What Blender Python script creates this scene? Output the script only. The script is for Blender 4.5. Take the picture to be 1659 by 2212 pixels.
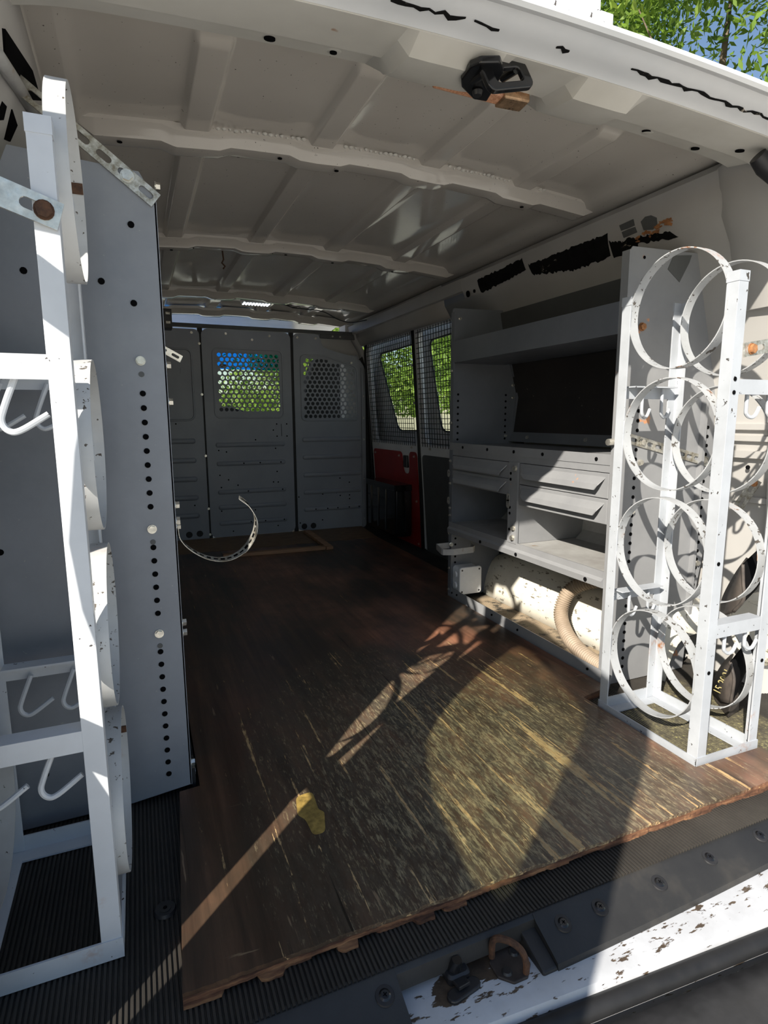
import bpy, bmesh, math, random
from mathutils import Vector, Matrix
random.seed(7)
sc = bpy.context.scene
COL = sc.collection
for o in list(bpy.data.objects):
    bpy.data.objects.remove(o)

# ------------------------------------------------------------------ camera
FPX = 1260.07
cam_d = bpy.data.cameras.new('camera')
cam = bpy.data.objects.new('camera', cam_d)
COL.objects.link(cam)
yaw, pitch, roll = map(math.radians, (22.861, -9.169, -0.241))
fw = Vector((math.sin(yaw) * math.cos(pitch), math.cos(yaw) * math.cos(pitch), math.sin(pitch)))
r0 = Vector((math.cos(yaw), -math.sin(yaw), 0)); u0 = r0.cross(fw)
rr = r0 * math.cos(roll) + u0 * math.sin(roll); uu = -r0 * math.sin(roll) + u0 * math.cos(roll)
M = Matrix((rr, uu, -fw)).transposed().to_4x4()
M.translation = Vector((0, 0, 0.72))
cam.matrix_world = M
cam_d.sensor_fit = 'VERTICAL'
cam_d.sensor_height = 36.0
cam_d.lens = FPX * 36.0 / 2212.0
cam_d.clip_start = 0.02
cam_d.clip_end = 200
sc.camera = cam

# ------------------------------------------------------------------ light
SUN = Vector((1.38, 1.0, -1.07)).normalized()
world = bpy.data.worlds.new('sky'); sc.world = world
world.use_nodes = True
wn = world.node_tree.nodes; wl = world.node_tree.links
bg = wn['Background']
sky = wn.new('ShaderNodeTexSky')
sky.sky_type = 'NISHITA'; sky.sun_disc = False
sky.sun_elevation = math.asin(-SUN.z)
sky.sun_rotation = math.atan2(-SUN.x, -SUN.y)
sky.air_density = 1.1; sky.dust_density = 0.6; sky.ozone_density = 1.6
wl.new(sky.outputs[0], bg.inputs[0])
bg.inputs[1].default_value = 0.085
sun_d = bpy.data.lights.new('sun', 'SUN')
sun_d.energy = 5.3; sun_d.angle = math.radians(0.55); sun_d.color = (1.0, 0.93, 0.82)
sun = bpy.data.objects.new('sun', sun_d); COL.objects.link(sun)
sun.rotation_euler = SUN.to_track_quat('-Z', 'Y').to_euler()
sun.location = (-6, -5, 6)
sc.view_settings.view_transform = 'Standard'
sc.view_settings.look = 'None'
sc.view_settings.gamma = 1.0
sc.view_settings.use_curve_mapping = False
sc.view_settings.exposure = 0.76

# ------------------------------------------------------------------ materials
class NT:
    def __init__(s, name):
        s.m = bpy.data.materials.new(name); s.m.use_nodes = True
        s.t = s.m.node_tree; s.b = s.t.nodes['Principled BSDF']
        s.tc = s.t.nodes.new('ShaderNodeTexCoord')
    def n(s, typ, **kw):
        nd = s.t.nodes.new(typ)
        for k, v in kw.items(): setattr(nd, k, v)
        return nd
    def l(s, a, b): s.t.links.new(a, b)
    def coord(s, scale=(1, 1, 1), rot=(0, 0, 0)):
        mp = s.n('ShaderNodeMapping')
        mp.inputs['Scale'].default_value = scale; mp.inputs['Rotation'].default_value = rot
        s.l(s.tc.outputs['Object'], mp.inputs['Vector'])
        return mp.outputs[0]
    def noise(s, scale, detail=4, rough=0.55, stretch=(1, 1, 1), rot=(0, 0, 0), dist=0.0):
        nd = s.n('ShaderNodeTexNoise')
        nd.inputs['Scale'].default_value = scale; nd.inputs['Detail'].default_value = detail
        nd.inputs['Roughness'].default_value = rough; nd.inputs['Distortion'].default_value = dist
        s.l(s.coord(stretch, rot), nd.inputs['Vector'])
        return nd.outputs['Fac']
    def ramp(s, fac, stops):
        r = s.n('ShaderNodeValToRGB'); e = r.color_ramp.elements
        while len(e) < len(stops): e.new(0.5)
        for i, (p, c) in enumerate(stops):
            e[i].position = p
            e[i].color = (c, c, c, 1) if isinstance(c, (int, float)) else (c[0], c[1], c[2], 1)
        s.l(fac, r.inputs[0]); return r.outputs[0]
    def mix(s, fac, a, b, mode='MIX'):
        x = s.n('ShaderNodeMix', data_type='RGBA', blend_type=mode)
        for v, i in ((fac, 0), (a, 6), (b, 7)):
            if hasattr(v, 'is_output'): s.l(v, x.inputs[i])
            elif i == 0: x.inputs[0].default_value = v
            else: x.inputs[i].default_value = (v[0], v[1], v[2], 1)
        return x.outputs[2]
    def math(s, op, a, b=0.0, c=0.0):
        x = s.n('ShaderNodeMath', operation=op)
        for i, v in enumerate((a, b, c)):
            if hasattr(v, 'is_output'): s.l(v, x.inputs[i])
            else: x.inputs[i].default_value = v
        return x.outputs[0]
    def sep(s):
        x = s.n('ShaderNodeSeparateXYZ'); s.l(s.tc.outputs['Object'], x.inputs[0]); return x.outputs
    def out(s, col=None, rough=None, metal=None, bump=None, bstr=0.3, bdist=0.002, spec=None):
        for v, k in ((col, 'Base Color'), (rough, 'Roughness'), (metal, 'Metallic'), (spec, 'Specular IOR Level')):
            if v is None: continue
            if hasattr(v, 'is_output'): s.l(v, s.b.inputs[k])
            elif k == 'Base Color': s.b.inputs[k].default_value = (v[0], v[1], v[2], 1)
            else: s.b.inputs[k].default_value = v
        if bump is not None:
            b = s.n('ShaderNodeBump'); b.inputs['Strength'].default_value = bstr; b.inputs['Distance'].default_value = bdist
            s.l(bump, b.inputs['Height']); s.l(b.outputs[0], s.b.inputs['Normal'])
        return s.m

def m_simple(name, col, rough=0.5, metal=0.0, var=0.12, scale=14, bump=0.0, spec=None):
    t = NT(name)
    f = t.noise(scale, 5, 0.6)
    lo = [c * (1 - var) for c in col]; hi = [min(1, c * (1 + var)) for c in col]
    c = t.ramp(f, [(0.3, lo), (0.7, hi)])
    r = t.ramp(t.noise(scale * 2.3), [(0.3, max(0, rough - 0.07)), (0.7, min(1, rough + 0.07))])
    return t.out(c, r, metal, f if bump else None, bump, spec=spec)

def m_chipped(name, base, dark, rust, chip=0.66, scale=70, rough=0.45, grime=0.25, rustth=0.66, stretch=(1, 1, 1)):
    t = NT(name)
    g = t.noise(6, 5, 0.65)
    c = t.ramp(g, [(0.3, [x * (1 - grime) for x in base]), (0.62, base)])
    f = t.noise(scale, 3, 0.6, stretch)
    zone = t.noise(7, 3, 0.6)
    fm = t.math('ADD', f, t.math('MULTIPLY', t.math('SUBTRACT', zone, 0.5), 0.35))
    k = t.ramp(fm, [(chip, 0), (chip + 0.03, 1)])
    rz = t.ramp(t.noise(4.5, 3, 0.6), [(rustth, 0), (rustth + 0.06, 1)])
    dk = t.mix(rz, dark, rust)
    halo = t.math('MULTIPLY', rz, t.ramp(f, [(0.45, 0), (0.62, 0.7)]))
    c2 = t.mix(halo, c, rust)
    c3 = t.mix(k, c2, dk)
    h = t.math('SUBTRACT', 1.0, k)
    return t.out(c3, t.ramp(k, [(0, rough), (1, 0.8)]), 0, h, 0.35, 0.001)

MAT = {}
MAT['ceiling'] = None
t = NT('van_inner_paint')
c = t.ramp(t.noise(3, 4), [(0.3, (0.50, 0.465, 0.42)), (0.7, (0.56, 0.525, 0.475))])
sp = t.ramp(t.noise(160, 2, 0.5), [(0.735, 0), (0.75, 1)])
c = t.mix(sp, c, (0.07, 0.06, 0.05))
MAT['ceiling'] = t.out(c, t.ramp(t.noise(9), [(0.3, 0.07), (0.7, 0.13)]), spec=0.55)
t = NT('van_header_paint')
c = t.ramp(t.noise(5, 4), [(0.3, (0.53, 0.51, 0.46)), (0.7, (0.66, 0.64, 0.59))])
ru = t.ramp(t.noise(26, 2, 0.5), [(0.73, 0), (0.77, 1)])
c = t.mix(ru, c, (0.36, 0.2, 0.11))
MAT['header'] = t.out(c, 0.4)
t = NT('van_wall_paint')
c = t.ramp(t.noise(3, 4), [(0.3, (0.37, 0.36, 0.345)), (0.7, (0.45, 0.44, 0.425))])
MAT['wallpaint'] = t.out(c, 0.35)
t = NT('white_body_paint')
c = t.ramp(t.noise(5, 4), [(0.3, (0.74, 0.76, 0.78)), (0.7, (0.86, 0.87, 0.88))])
MAT['white'] = t.out(c, 0.25)
MAT['scuffed_white'] = m_chipped('scuffed_white_sill', (0.50, 0.515, 0.55), (0.07, 0.06, 0.05), (0.25, 0.20, 0.12), 0.625, 120, 0.35, 0.15, 0.7, (0.3, 1, 1))
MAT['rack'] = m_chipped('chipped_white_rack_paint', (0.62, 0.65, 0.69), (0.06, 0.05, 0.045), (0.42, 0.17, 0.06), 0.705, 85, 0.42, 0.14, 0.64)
MAT['rackright'] = m_chipped('sun_dimmed_white_rack_paint', (0.43, 0.455, 0.49), (0.05, 0.045, 0.04), (0.34, 0.15, 0.06), 0.69, 80, 0.45, 0.22, 0.63)  # chipped white like the left rack, base darkened to offset direct sun
MAT['ringright'] = m_chipped('sun_dimmed_white_ring_paint', (0.42, 0.435, 0.45), (0.08, 0.07, 0.06), (0.34, 0.14, 0.05), 0.62, 90, 0.5, 0.3, 0.59)  # hoop paint toned down likewise for the sunlit side; chips are real
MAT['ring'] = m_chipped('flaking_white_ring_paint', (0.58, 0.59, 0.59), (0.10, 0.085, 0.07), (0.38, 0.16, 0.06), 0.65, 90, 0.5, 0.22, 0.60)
t = NT('grey_steel_shelf')
c = t.ramp(t.noise(4, 6, 0.65), [(0.3, (0.20, 0.215, 0.242)), (0.72, (0.29, 0.308, 0.34))])
sp = t.ramp(t.noise(120, 2, 0.5), [(0.74, 0), (0.76, 1)])
c = t.mix(sp, c, (0.34, 0.34, 0.34))
MAT['grey'] = t.out(c, t.ramp(t.noise(8, 5), [(0.3, 0.32), (0.7, 0.48)]), spec=0.45)
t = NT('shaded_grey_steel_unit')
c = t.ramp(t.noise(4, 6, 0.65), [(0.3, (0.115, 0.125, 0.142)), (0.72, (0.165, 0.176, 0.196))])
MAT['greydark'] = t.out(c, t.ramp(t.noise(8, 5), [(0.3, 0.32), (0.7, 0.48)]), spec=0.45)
t = NT('dirty_grey_steel_shelf')
c = t.ramp(t.noise(7, 6, 0.7), [(0.3, (0.26, 0.25, 0.24)), (0.62, (0.38, 0.38, 0.37)), (0.8, (0.44, 0.43, 0.42))])
ru = t.ramp(t.noise(9, 5, 0.7), [(0.63, 0), (0.72, 1)])
c = t.mix(ru, c, (0.22, 0.15, 0.08))
MAT['shelfdirty'] = t.out(c, 0.55)
t = NT('light_grey_shelf_face')
c = t.ramp(t.noise(5, 5, 0.65), [(0.3, (0.205, 0.21, 0.22)), (0.7, (0.265, 0.27, 0.278))])
ru = t.ramp(t.noise(13, 3, 0.6), [(0.71, 0), (0.74, 1)])
c = t.mix(ru, c, (0.5, 0.24, 0.12))
MAT['greylight'] = t.out(c, 0.42)
t = NT('dark_grey_bulkhead')
c = t.ramp(t.noise(3, 5, 0.6), [(0.3, (0.25, 0.268, 0.305)), (0.7, (0.325, 0.345, 0.38))])
sc_ = t.ramp(t.noise(30, 4, 0.7, (1, 1, 0.12), (0, 0.5, 0)), [(0.70, 0), (0.74, 1)])
c = t.mix(t.math('MULTIPLY', sc_, 0.5), c, (0.05, 0.05, 0.055))
MAT['bulkhead'] = t.out(c, t.ramp(t.noise(7), [(0.3, 0.36), (0.7, 0.5)]))
MAT['darkpanel'] = m_simple('dark_grey_liner_panel', (0.085, 0.088, 0.088), 0.55, 0, 0.15, 5)
t = NT('black_back_board')
c = t.ramp(t.noise(5, 4), [(0.3, (0.016, 0.014, 0.014)), (0.7, (0.028, 0.024, 0.022))])
sp = t.ramp(t.noise(55, 2, 0.5), [(0.73, 0), (0.75, 1)])
c = t.mix(sp, c, (0.12, 0.11, 0.09))
MAT['backboard'] = t.out(c, 0.75)
MAT['zinc'] = m_simple('zinc_plated_steel', (0.62, 0.60, 0.54), 0.32, 0.85, 0.3, 60)
t = NT('dull_zinc_strap')
c = t.ramp(t.noise(70, 5, 0.7), [(0.35, (0.25, 0.22, 0.16)), (0.62, (0.62, 0.62, 0.58))])
MAT['strap'] = t.out(c, 0.42, 0.7)
t = NT('rusted_steel')
c = t.ramp(t.noise(60, 5, 0.7), [(0.3, (0.035, 0.020, 0.014)), (0.7, (0.15, 0.07, 0.035))])
MAT['rust'] = t.out(c, 0.8, 0.2)
t = NT('orange_rust')
c = t.ramp(t.noise(60, 5, 0.7), [(0.3, (0.16, 0.06, 0.02)), (0.7, (0.5, 0.24, 0.10))])
MAT['rustbolt'] = t.out(c, 0.7, 0.2)
MAT['darkrust'] = m_simple('dark_worn_steel', (0.05, 0.04, 0.035), 0.6, 0.3, 0.35, 50)
MAT['black'] = m_simple('black_plastic', (0.018, 0.018, 0.02), 0.42, 0, 0.3, 18)
MAT['blackgloss'] = m_simple('glossy_black_plastic', (0.010, 0.010, 0.011), 0.16, 0, 0.3, 18)
MAT['hole'] = m_simple('dark_hole', (0.004, 0.004, 0.0045), 0.95, 0, 0.2, 10, spec=0.05)
MAT['seal'] = m_simple('black_rubber_seal', (0.012, 0.012, 0.013), 0.6, 0, 0.3, 20)
t = NT('black_ribbed_mat')
d = t.noise(3.5, 5, 0.65)
c = t.ramp(d, [(0.35, (0.016, 0.015, 0.014)), (0.62, (0.035, 0.032, 0.029)), (0.85, (0.06, 0.054, 0.046))])
ru = t.ramp(t.noise(240, 2, 0.5), [(0.7, 0), (0.76, 1)])
c = t.mix(t.math('MULTIPLY', ru, 0.5), c, (0.10, 0.09, 0.07))
MAT['mat'] = t.out(c, t.ramp(d, [(0.3, 0.45), (0.7, 0.7)]))
t = NT('mossy_ribbed_mat')
c = t.ramp(t.noise(50, 5, 0.7), [(0.35, (0.07, 0.065, 0.045)), (0.55, (0.13, 0.12, 0.08)), (0.66, (0.3, 0.28, 0.13))])
MAT['mossmat'] = t.out(c, 0.8)
MAT['tan_mat'] = m_simple('dusty_ribbed_mat', (0.19, 0.15, 0.10), 0.8, 0, 0.5, 9)
t = NT('scuffed_black_sill_plate')
d = t.noise(5, 5, 0.65)
c = t.ramp(d, [(0.3, (0.014, 0.014, 0.0145)), (0.6, (0.026, 0.0255, 0.025)), (0.8, (0.06, 0.054, 0.046))])
MAT['sill'] = t.out(c, 0.5, None, t.noise(220, 3), 0.15)
MAT['bumper'] = m_simple('black_rubber_bumper', (0.03, 0.03, 0.032), 0.38, 0, 0.3, 30, 0.2)
t = NT('dusty_red_panel')
c = t.ramp(t.noise(4, 4), [(0.3, (0.27, 0.010, 0.012)), (0.7, (0.36, 0.018, 0.018))])
MAT['red'] = t.out(c, 0.4)
t = NT('scratched_white_wheel_arch')
c = t.ramp(t.noise(4, 5, 0.65), [(0.3, (0.56, 0.52, 0.41)), (0.65, (0.70, 0.68, 0.61))])
sc1 = t.ramp(t.noise(70, 4, 0.65, (1, 0.4, 1), (0, 0, .4)), [(0.60, 0), (0.64, 1)])
c = t.mix(sc1, c, (0.2, 0.18, 0.14))
MAT['arch'] = t.out(c, 0.5)
t = NT('corrugated_tan_hose')
c = t.ramp(t.noise(20, 4), [(0.3, (0.26, 0.20, 0.145)), (0.7, (0.36, 0.285, 0.21))])
MAT['hose'] = t.out(c, 0.6)
MAT['tape'] = m_simple('black_tape', (0.008, 0.008, 0.008), 0.85, 0, 0.4, 30, spec=0.1)
t = NT('peeling_black_tape')
k = t.ramp(t.noise(28, 6, 0.75, (1, 0.45, 1)), [(0.60, 0), (0.64, 1)])
c = t.mix(k, (0.008, 0.008, 0.008), (0.34, 0.30, 0.25))
MAT['tapepeel'] = t.out(c, 0.85, spec=0.1)
t = NT('amber_lens')
c = t.ramp(t.noise(300, 2), [(0.4, (0.42, 0.19, 0.10)), (0.6, (0.62, 0.33, 0.2))])
MAT['amber'] = t.out(c, 0.3)
MAT['foil'] = m_simple('copper_foil', (0.55, 0.36, 0.22), 0.3, 0.8, 0.35, 60)
MAT['whiteplastic'] = m_simple('dirty_white_plastic', (0.72, 0.73, 0.74), 0.5, 0, 0.1, 9)
t = NT('fresh_plank_wood')
c = t.ramp(t.noise(22, 5, 0.6, (0.2, 1, 1)), [(0.3, (0.30, 0.16, 0.085)), (0.7, (0.48, 0.28, 0.16))])
MAT['batten'] = t.out(c, 0.7)
t = NT('leaves')
c = t.ramp(t.noise(1.7, 4), [(0.3, (0.08, 0.16, 0.02)), (0.55, (0.19, 0.31, 0.04)), (0.75, (0.36, 0.47, 0.09))])
t.b.inputs['Subsurface Weight'].default_value = 0
MAT['leaf'] = t.out(c, 0.5)
tr = t.n('ShaderNodeBsdfTranslucent'); t.l(c, tr.inputs[0])
mx = t.n('ShaderNodeMixShader'); mx.inputs[0].default_value = 0.45
mo = [n for n in t.t.nodes if n.type == 'OUTPUT_MATERIAL'][0]
t.l(t.b.outputs[0], mx.inputs[1]); t.l(tr.outputs[0], mx.inputs[2]); t.l(mx.outputs[0], mo.inputs[0])
MAT['bark'] = m_simple('grey_bark', (0.12, 0.09, 0.065), 0.9, 0, 0.4, 12, 0.5)
t = NT('dry_pale_ground')
c = t.ramp(t.noise(0.9, 6, 0.65), [(0.3, (0.60, 0.575, 0.53)), (0.7, (0.74, 0.715, 0.67))])
MAT['ground'] = t.out(c, 0.9)
MAT['seat'] = m_simple('dark_grey_seat_cloth', (0.045, 0.045, 0.048), 0.85, 0, 0.2, 40)
def m_glass(name, col, alpha):
    t = NT(name)
    tr = t.n('ShaderNodeBsdfTransparent'); tr.inputs[0].default_value = (col[0], col[1], col[2], 1)
    gl = t.n('ShaderNodeBsdfGlossy'); gl.inputs['Roughness'].default_value = 0.02
    mx = t.n('ShaderNodeMixShader'); mx.inputs[0].default_value = alpha
    mo = [n for n in t.t.nodes if n.type == 'OUTPUT_MATERIAL'][0]
    t.l(tr.outputs[0], mx.inputs[1]); t.l(gl.outputs[0], mx.inputs[2]); t.l(mx.outputs[0], mo.inputs[0])
    return t.m
MAT['glass'] = m_glass('clear_window_glass', (0.92, 0.95, 0.92), 0.05)
MAT['tint'] = m_glass('blue_tint_glass', (0.10, 0.45, 0.85), 0.05)
t = NT('tinted_rear_glass')
k = t.ramp(t.noise(18, 3, 0.6), [(0.33, (0.50, 0.53, 0.46)), (0.67, (0.78, 0.80, 0.70))])
trn = t.n('ShaderNodeBsdfTransparent'); t.l(k, trn.inputs[0])
mo = [n for n in t.t.nodes if n.type == 'OUTPUT_MATERIAL'][0]
t.l(trn.outputs[0], mo.inputs[0])
MAT['reartint'] = t.m
t = NT('led_lens')
t.b.inputs['Emission Color'].default_value = (0.85, 0.93, 1, 1)
t.b.inputs['Emission Strength'].default_value = 1.6
MAT['greenpaint'] = m_simple('green_paint', (.05, .22, .06), .5, 0, .4, 90)
MAT['led'] = t.out((0.8, 0.85, 0.9), 0.3)

# plywood: dark stained veneer worn through to pale wood along the grain
t = NT('worn_stained_plywood')
S = t.sep()
g1 = t.noise(34, 7, 0.68, (1, 0.06, 1), (0, 0, 0.05), 0.3)
base = t.ramp(g1, [(0.28, (0.020, 0.013, 0.010)), (0.48, (0.056, 0.034, 0.022)), (0.62, (0.095, 0.055, 0.034)), (0.8, (0.15, 0.090, 0.054))])
redz = t.ramp(t.noise(2.6, 4, 0.6, (1, 0.6, 1)), [(0.42, 0), (0.60, 1)])
red = t.ramp(g1, [(0.3, (0.17, 0.068, 0.038)), (0.7, (0.42, 0.20, 0.12))])
rightz = t.math('MULTIPLY', t.ramp(t.math('ADD', S['X'], t.math('MULTIPLY', S['Y'], 0.25)), [(0.55, 0.25), (1.0, 1)]), redz)
base = t.mix(rightz, base, red)
dirt = t.ramp(t.noise(5, 6, 0.75), [(0.42, 0), (0.72, 0.75)])
base = t.mix(dirt, base, (0.045, 0.038, 0.026))
dx = t.math('MULTIPLY', t.math('SUBTRACT', S['X'], 0.64), 1.75)
dy = t.math('MULTIPLY', t.math('SUBTRACT', S['Y'], 0.20), 1.15)
dd = t.math('SQRT', t.math('ADD', t.math('MULTIPLY', dx, dx), t.math('MULTIPLY', dy, dy)))
wear = t.ramp(dd, [(0.0, 1.0), (0.45, 0.9), (0.9, 0.55), (1.6, 0.12)])
st = t.noise(66, 7, 0.62, (1, 0.030, 1), (0, 0, 0.04), 0.15)
st2 = t.noise(190, 4, 0.65, (1, 0.28, 1), (0, 0, 0.04))
lump = t.noise(7, 3, 0.6, (1, 0.5, 1))
fl0 = t.noise(85, 6, 0.75, (1, 0.3, 1), (0, 0, 0.3))
v = t.math('ADD', st, t.math('MULTIPLY', t.math('SUBTRACT', wear, 0.5), 0.15))
v = t.math('ADD', v, t.math('MULTIPLY', t.math('SUBTRACT', st2, 0.5), 0.22))
v = t.math('ADD', v, t.math('MULTIPLY', t.math('SUBTRACT', lump, 0.5), 0.30))
k = t.ramp(v, [(0.643, 0), (0.673, 1)])
pale = t.ramp(st2, [(0.3, (0.34, 0.21, 0.095)), (0.7, (0.60, 0.41, 0.20))])
base = t.mix(t.math('MULTIPLY', t.ramp(wear, [(.45, 0), (.95, 1)]), t.ramp(fl0, [(.38, .15), (.62, .85)])), base, (0.13, 0.110, 0.080))
c = t.mix(k, base, pale)
fl = t.noise(190, 6, 0.75, (1, 0.18, 1), (0, 0, 0.06))
v2 = t.math('ADD', fl, t.math('MULTIPLY', t.math('SUBTRACT', wear, 0.5), 0.26))
k2 = t.ramp(v2, [(0.60, 0), (0.72, 0.62)])
c = t.mix(k2, c, (0.42, 0.35, 0.21))
sc1 = t.ramp(t.noise(60, 3, 0.6, (1, 0.10, 1), (0, 0, 0.9)), [(0.70, 0), (0.725, 0.7)])
c = t.mix(sc1, c, (0.30, 0.21, 0.13))
sc2 = t.ramp(t.noise(60, 3, 0.6, (0.10, 1, 1), (0, 0, 0.5)), [(0.715, 0), (0.74, 0.6)])
c = t.mix(sc2, c, (0.30, 0.22, 0.13))
crack = t.ramp(t.noise(55, 3, 0.5, (1, 0.025, 1), (0, 0, 0.04)), [(0.27, 1), (0.31, 0)])
c = t.mix(t.math('MULTIPLY', crack, .85), c, (0.012, 0.008, 0.006))
hh = t.math('SUBTRACT', t.math('ADD', g1, t.math('MULTIPLY', k, -0.5)), crack)
MAT['ply'] = t.out(c, t.ramp(k, [(0, 0.36), (1, 0.75)]), 0, hh, 0.35, 0.0025)
t = NT('far_plywood')
g1 = t.noise(9, 5, 0.6, (0.5, 1.6, 1), (0, 0, 0.3), 2.2)
c = t.ramp(g1, [(0.3, (0.09, 0.05, 0.026)), (0.5, (0.26, 0.155, 0.075)), (0.62, (0.14, 0.08, 0.04)), (0.75, (0.34, 0.21, 0.10))])
MAT['ply2'] = t.out(c, 0.5)
t = NT('splintered_ply_core')
g1 = t.noise(60, 5, 0.65, (0.25, 1, 1.5))
c = t.ramp(g1, [(0.3, (0.035, 0.016, 0.010)), (0.5, (0.14, 0.062, 0.032)), (0.72, (0.34, 0.18, 0.085))])
MAT['plycore'] = t.out(c, 0.8, 0, g1, 0.6, 0.003)
MAT['stainyellow'] = m_simple('yellow_paint_smear', (0.34, 0.23, 0.06), 0.6, 0, 0.45, 70)

# ------------------------------------------------------------------ mesh helpers
class MB:
    def __init__(s): s.v = []; s.f = []
    def add(s, vs, fs):
        n = len(s.v); s.v += [tuple(p) for p in vs]; s.f += [[i + n for i in f] for f in fs]; return s
    def box(s, x0, x1, y0, y1, z0, z1):
        return s.add([(x0, y0, z0), (x1, y0, z0), (x1, y1, z0), (x0, y1, z0), (x0, y0, z1), (x1, y0, z1), (x1, y1, z1), (x0, y1, z1)],
                     [(0, 3, 2, 1), (4, 5, 6, 7), (0, 1, 5, 4), (1, 2, 6, 5), (2, 3, 7, 6), (3, 0, 4, 7)])
    def obox(s, c, ax, ay, az):
        c, ax, ay, az = map(Vector, (c, ax, ay, az)); P = []
        for k in (-1, 1):
            for a, b in ((-1, -1), (1, -1), (1, 1), (-1, 1)): P.append(c + ax * a + ay * b + az * k)
        return s.add(P, [(0, 3, 2, 1), (4, 5, 6, 7), (0, 1, 5, 4), (1, 2, 6, 5), (2, 3, 7, 6), (3, 0, 4, 7)])
    def loft(s, rings, closed=True, caps=True):
        n = len(rings[0]); b = len(s.v)
        for r in rings: s.v += [tuple(p) for p in r]
        for i in range(len(rings) - 1):
            for j in range(n if closed else n - 1):
                a = b + i * n + j; d = b + i * n + (j + 1) % n
                s.f.append([a, d, d + n, a + n])
        if caps and closed:
            s.f.append([b + j for j in range(n)][::-1]); s.f.append([b + (len(rings) - 1) * n + j for j in range(n)])
        return s
    def prism(s, poly, ax, a, b):
        def P(p, v):
            return {0: (v, p[0], p[1]), 1: (p[0], v, p[1]), 2: (p[0], p[1], v)}[ax]
        return s.loft([[P(p, a) for p in poly], [P(p, b) for p in poly]])
    def tube(s, pts, r, n=10, closed=False):
        pts = [Vector(p) for p in pts]; rs = r if isinstance(r, (list, tuple)) else [r] * len(pts)
        rings = []; up = Vector((0, 0, 1)); N = None
        for i, p in enumerate(pts):
            a = pts[max(i - 1, 0)]; c = pts[min(i + 1, len(pts) - 1)]
            T = (c - a).normalized()
            if N is None:
                N = T.orthogonal().normalized()
            N = (N - T * N.dot(T)).normalized(); B = T.cross(N)
            rings.append([p + (N * math.cos(2 * math.pi * j / n) + B * math.sin(2 * math.pi * j / n)) * rs[i] for j in range(n)])
        return s.loft(rings)
    def cyl(s, c, axis, r, h, n=16, r2=None):
        c = Vector(c); axis = Vector(axis).normalized(); N = axis.orthogonal().normalized(); B = axis.cross(N)
        r2 = r if r2 is None else r2
        R = lambda q, rad: [q + (N * math.cos(2 * math.pi * j / n) + B * math.sin(2 * math.pi * j / n)) * rad for j in range(n)]
        return s.loft([R(c, r), R(c + axis * h, r2)])
    def band(s, c, axis, R, w, th, n=56, wob=0.0, a0=0.0, a1=2 * math.pi):
        # flat hoop: axis 0 = hoop plane normal to x; width runs along the axis
        rings = []
        for i in range(n):
            a = a0 + (a1 - a0) * i / n
            r = R + wob * math.sin(2 * a + 0.7)
            tw = wob * 0.8 * math.sin(a * 1.0 + 1)
            u, v = math.cos(a), math.sin(a)
            ring = []
            for (dr, dw) in ((0, 0), (th, 0), (th, w), (0, w)):
                rad = r - dr
                ring.append((c[0] + dw + tw, c[1] + u * rad, c[2] + v * rad))
            rings.append(ring)
        rings.append(rings[0])
        return s.loft(rings, caps=False)
    def angle(s, p0, p1, d1, d2, w, th):
        # L profile from p0 to p1, flanges along d1 and d2, outer corner on the line
        p0, p1, d1, d2 = map(Vector, (p0, p1, d1, d2))
        pr = [(0, 0), (w, 0), (w, th), (th, th), (th, w), (0, w)]
        return s.loft([[p + d1 * a + d2 * b for a, b in pr] for p in (p0, p1)])
    def strip(s, pts, wdir, w, th):
        rings = []
        pts = [Vector(p) for p in pts]
        for i, p in enumerate(pts):
            T = (pts[min(i + 1, len(pts) - 1)] - pts[max(i - 1, 0)]).normalized()
            W = (wdir[i] if isinstance(wdir, list) else Vector(wdir))
            W = (W - T * W.dot(T)).normalized(); N = T.cross(W)
            rings.append([p - W * w / 2 - N * th / 2, p + W * w / 2 - N * th / 2, p + W * w / 2 + N * th / 2, p - W * w / 2 + N * th / 2])
        return s.loft(rings)
    def build(s, name, mat, parent=None, smooth=False, bevel=0.0, solid=0.0, **props):
        off = Vector((0, 0, 0))
        if parent is not None:
            q = parent
            while q is not None: off += q.location; q = q.parent
        me = bpy.data.meshes.new(name)
        me.from_pydata([(p[0] - off.x, p[1] - off.y, p[2] - off.z) for p in s.v], [], s.f)
        bm = bmesh.new(); bm.from_mesh(me); bmesh.ops.recalc_face_normals(bm, faces=bm.faces); bm.to_mesh(me); bm.free()
        me.materials.append(MAT[mat])
        if smooth:
            for p in me.polygons: p.use_smooth = True
        o = bpy.data.objects.new(name, me); COL.objects.link(o)
        if parent is not None: o.parent = parent
        if solid:
            m = o.modifiers.new('solid', 'SOLIDIFY'); m.thickness = solid; m.offset = 0
        if bevel:
            m = o.modifiers.new('bevel', 'BEVEL'); m.width = bevel; m.segments = 2; m.limit_method = 'ANGLE'; m.angle_limit = 0.6
        if smooth and smooth is not True:
            me.set_sharp_from_angle(angle=math.radians(35 if smooth == 'auto' else smooth))
        for k, v in props.items(): o[k] = v
        return o

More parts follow.
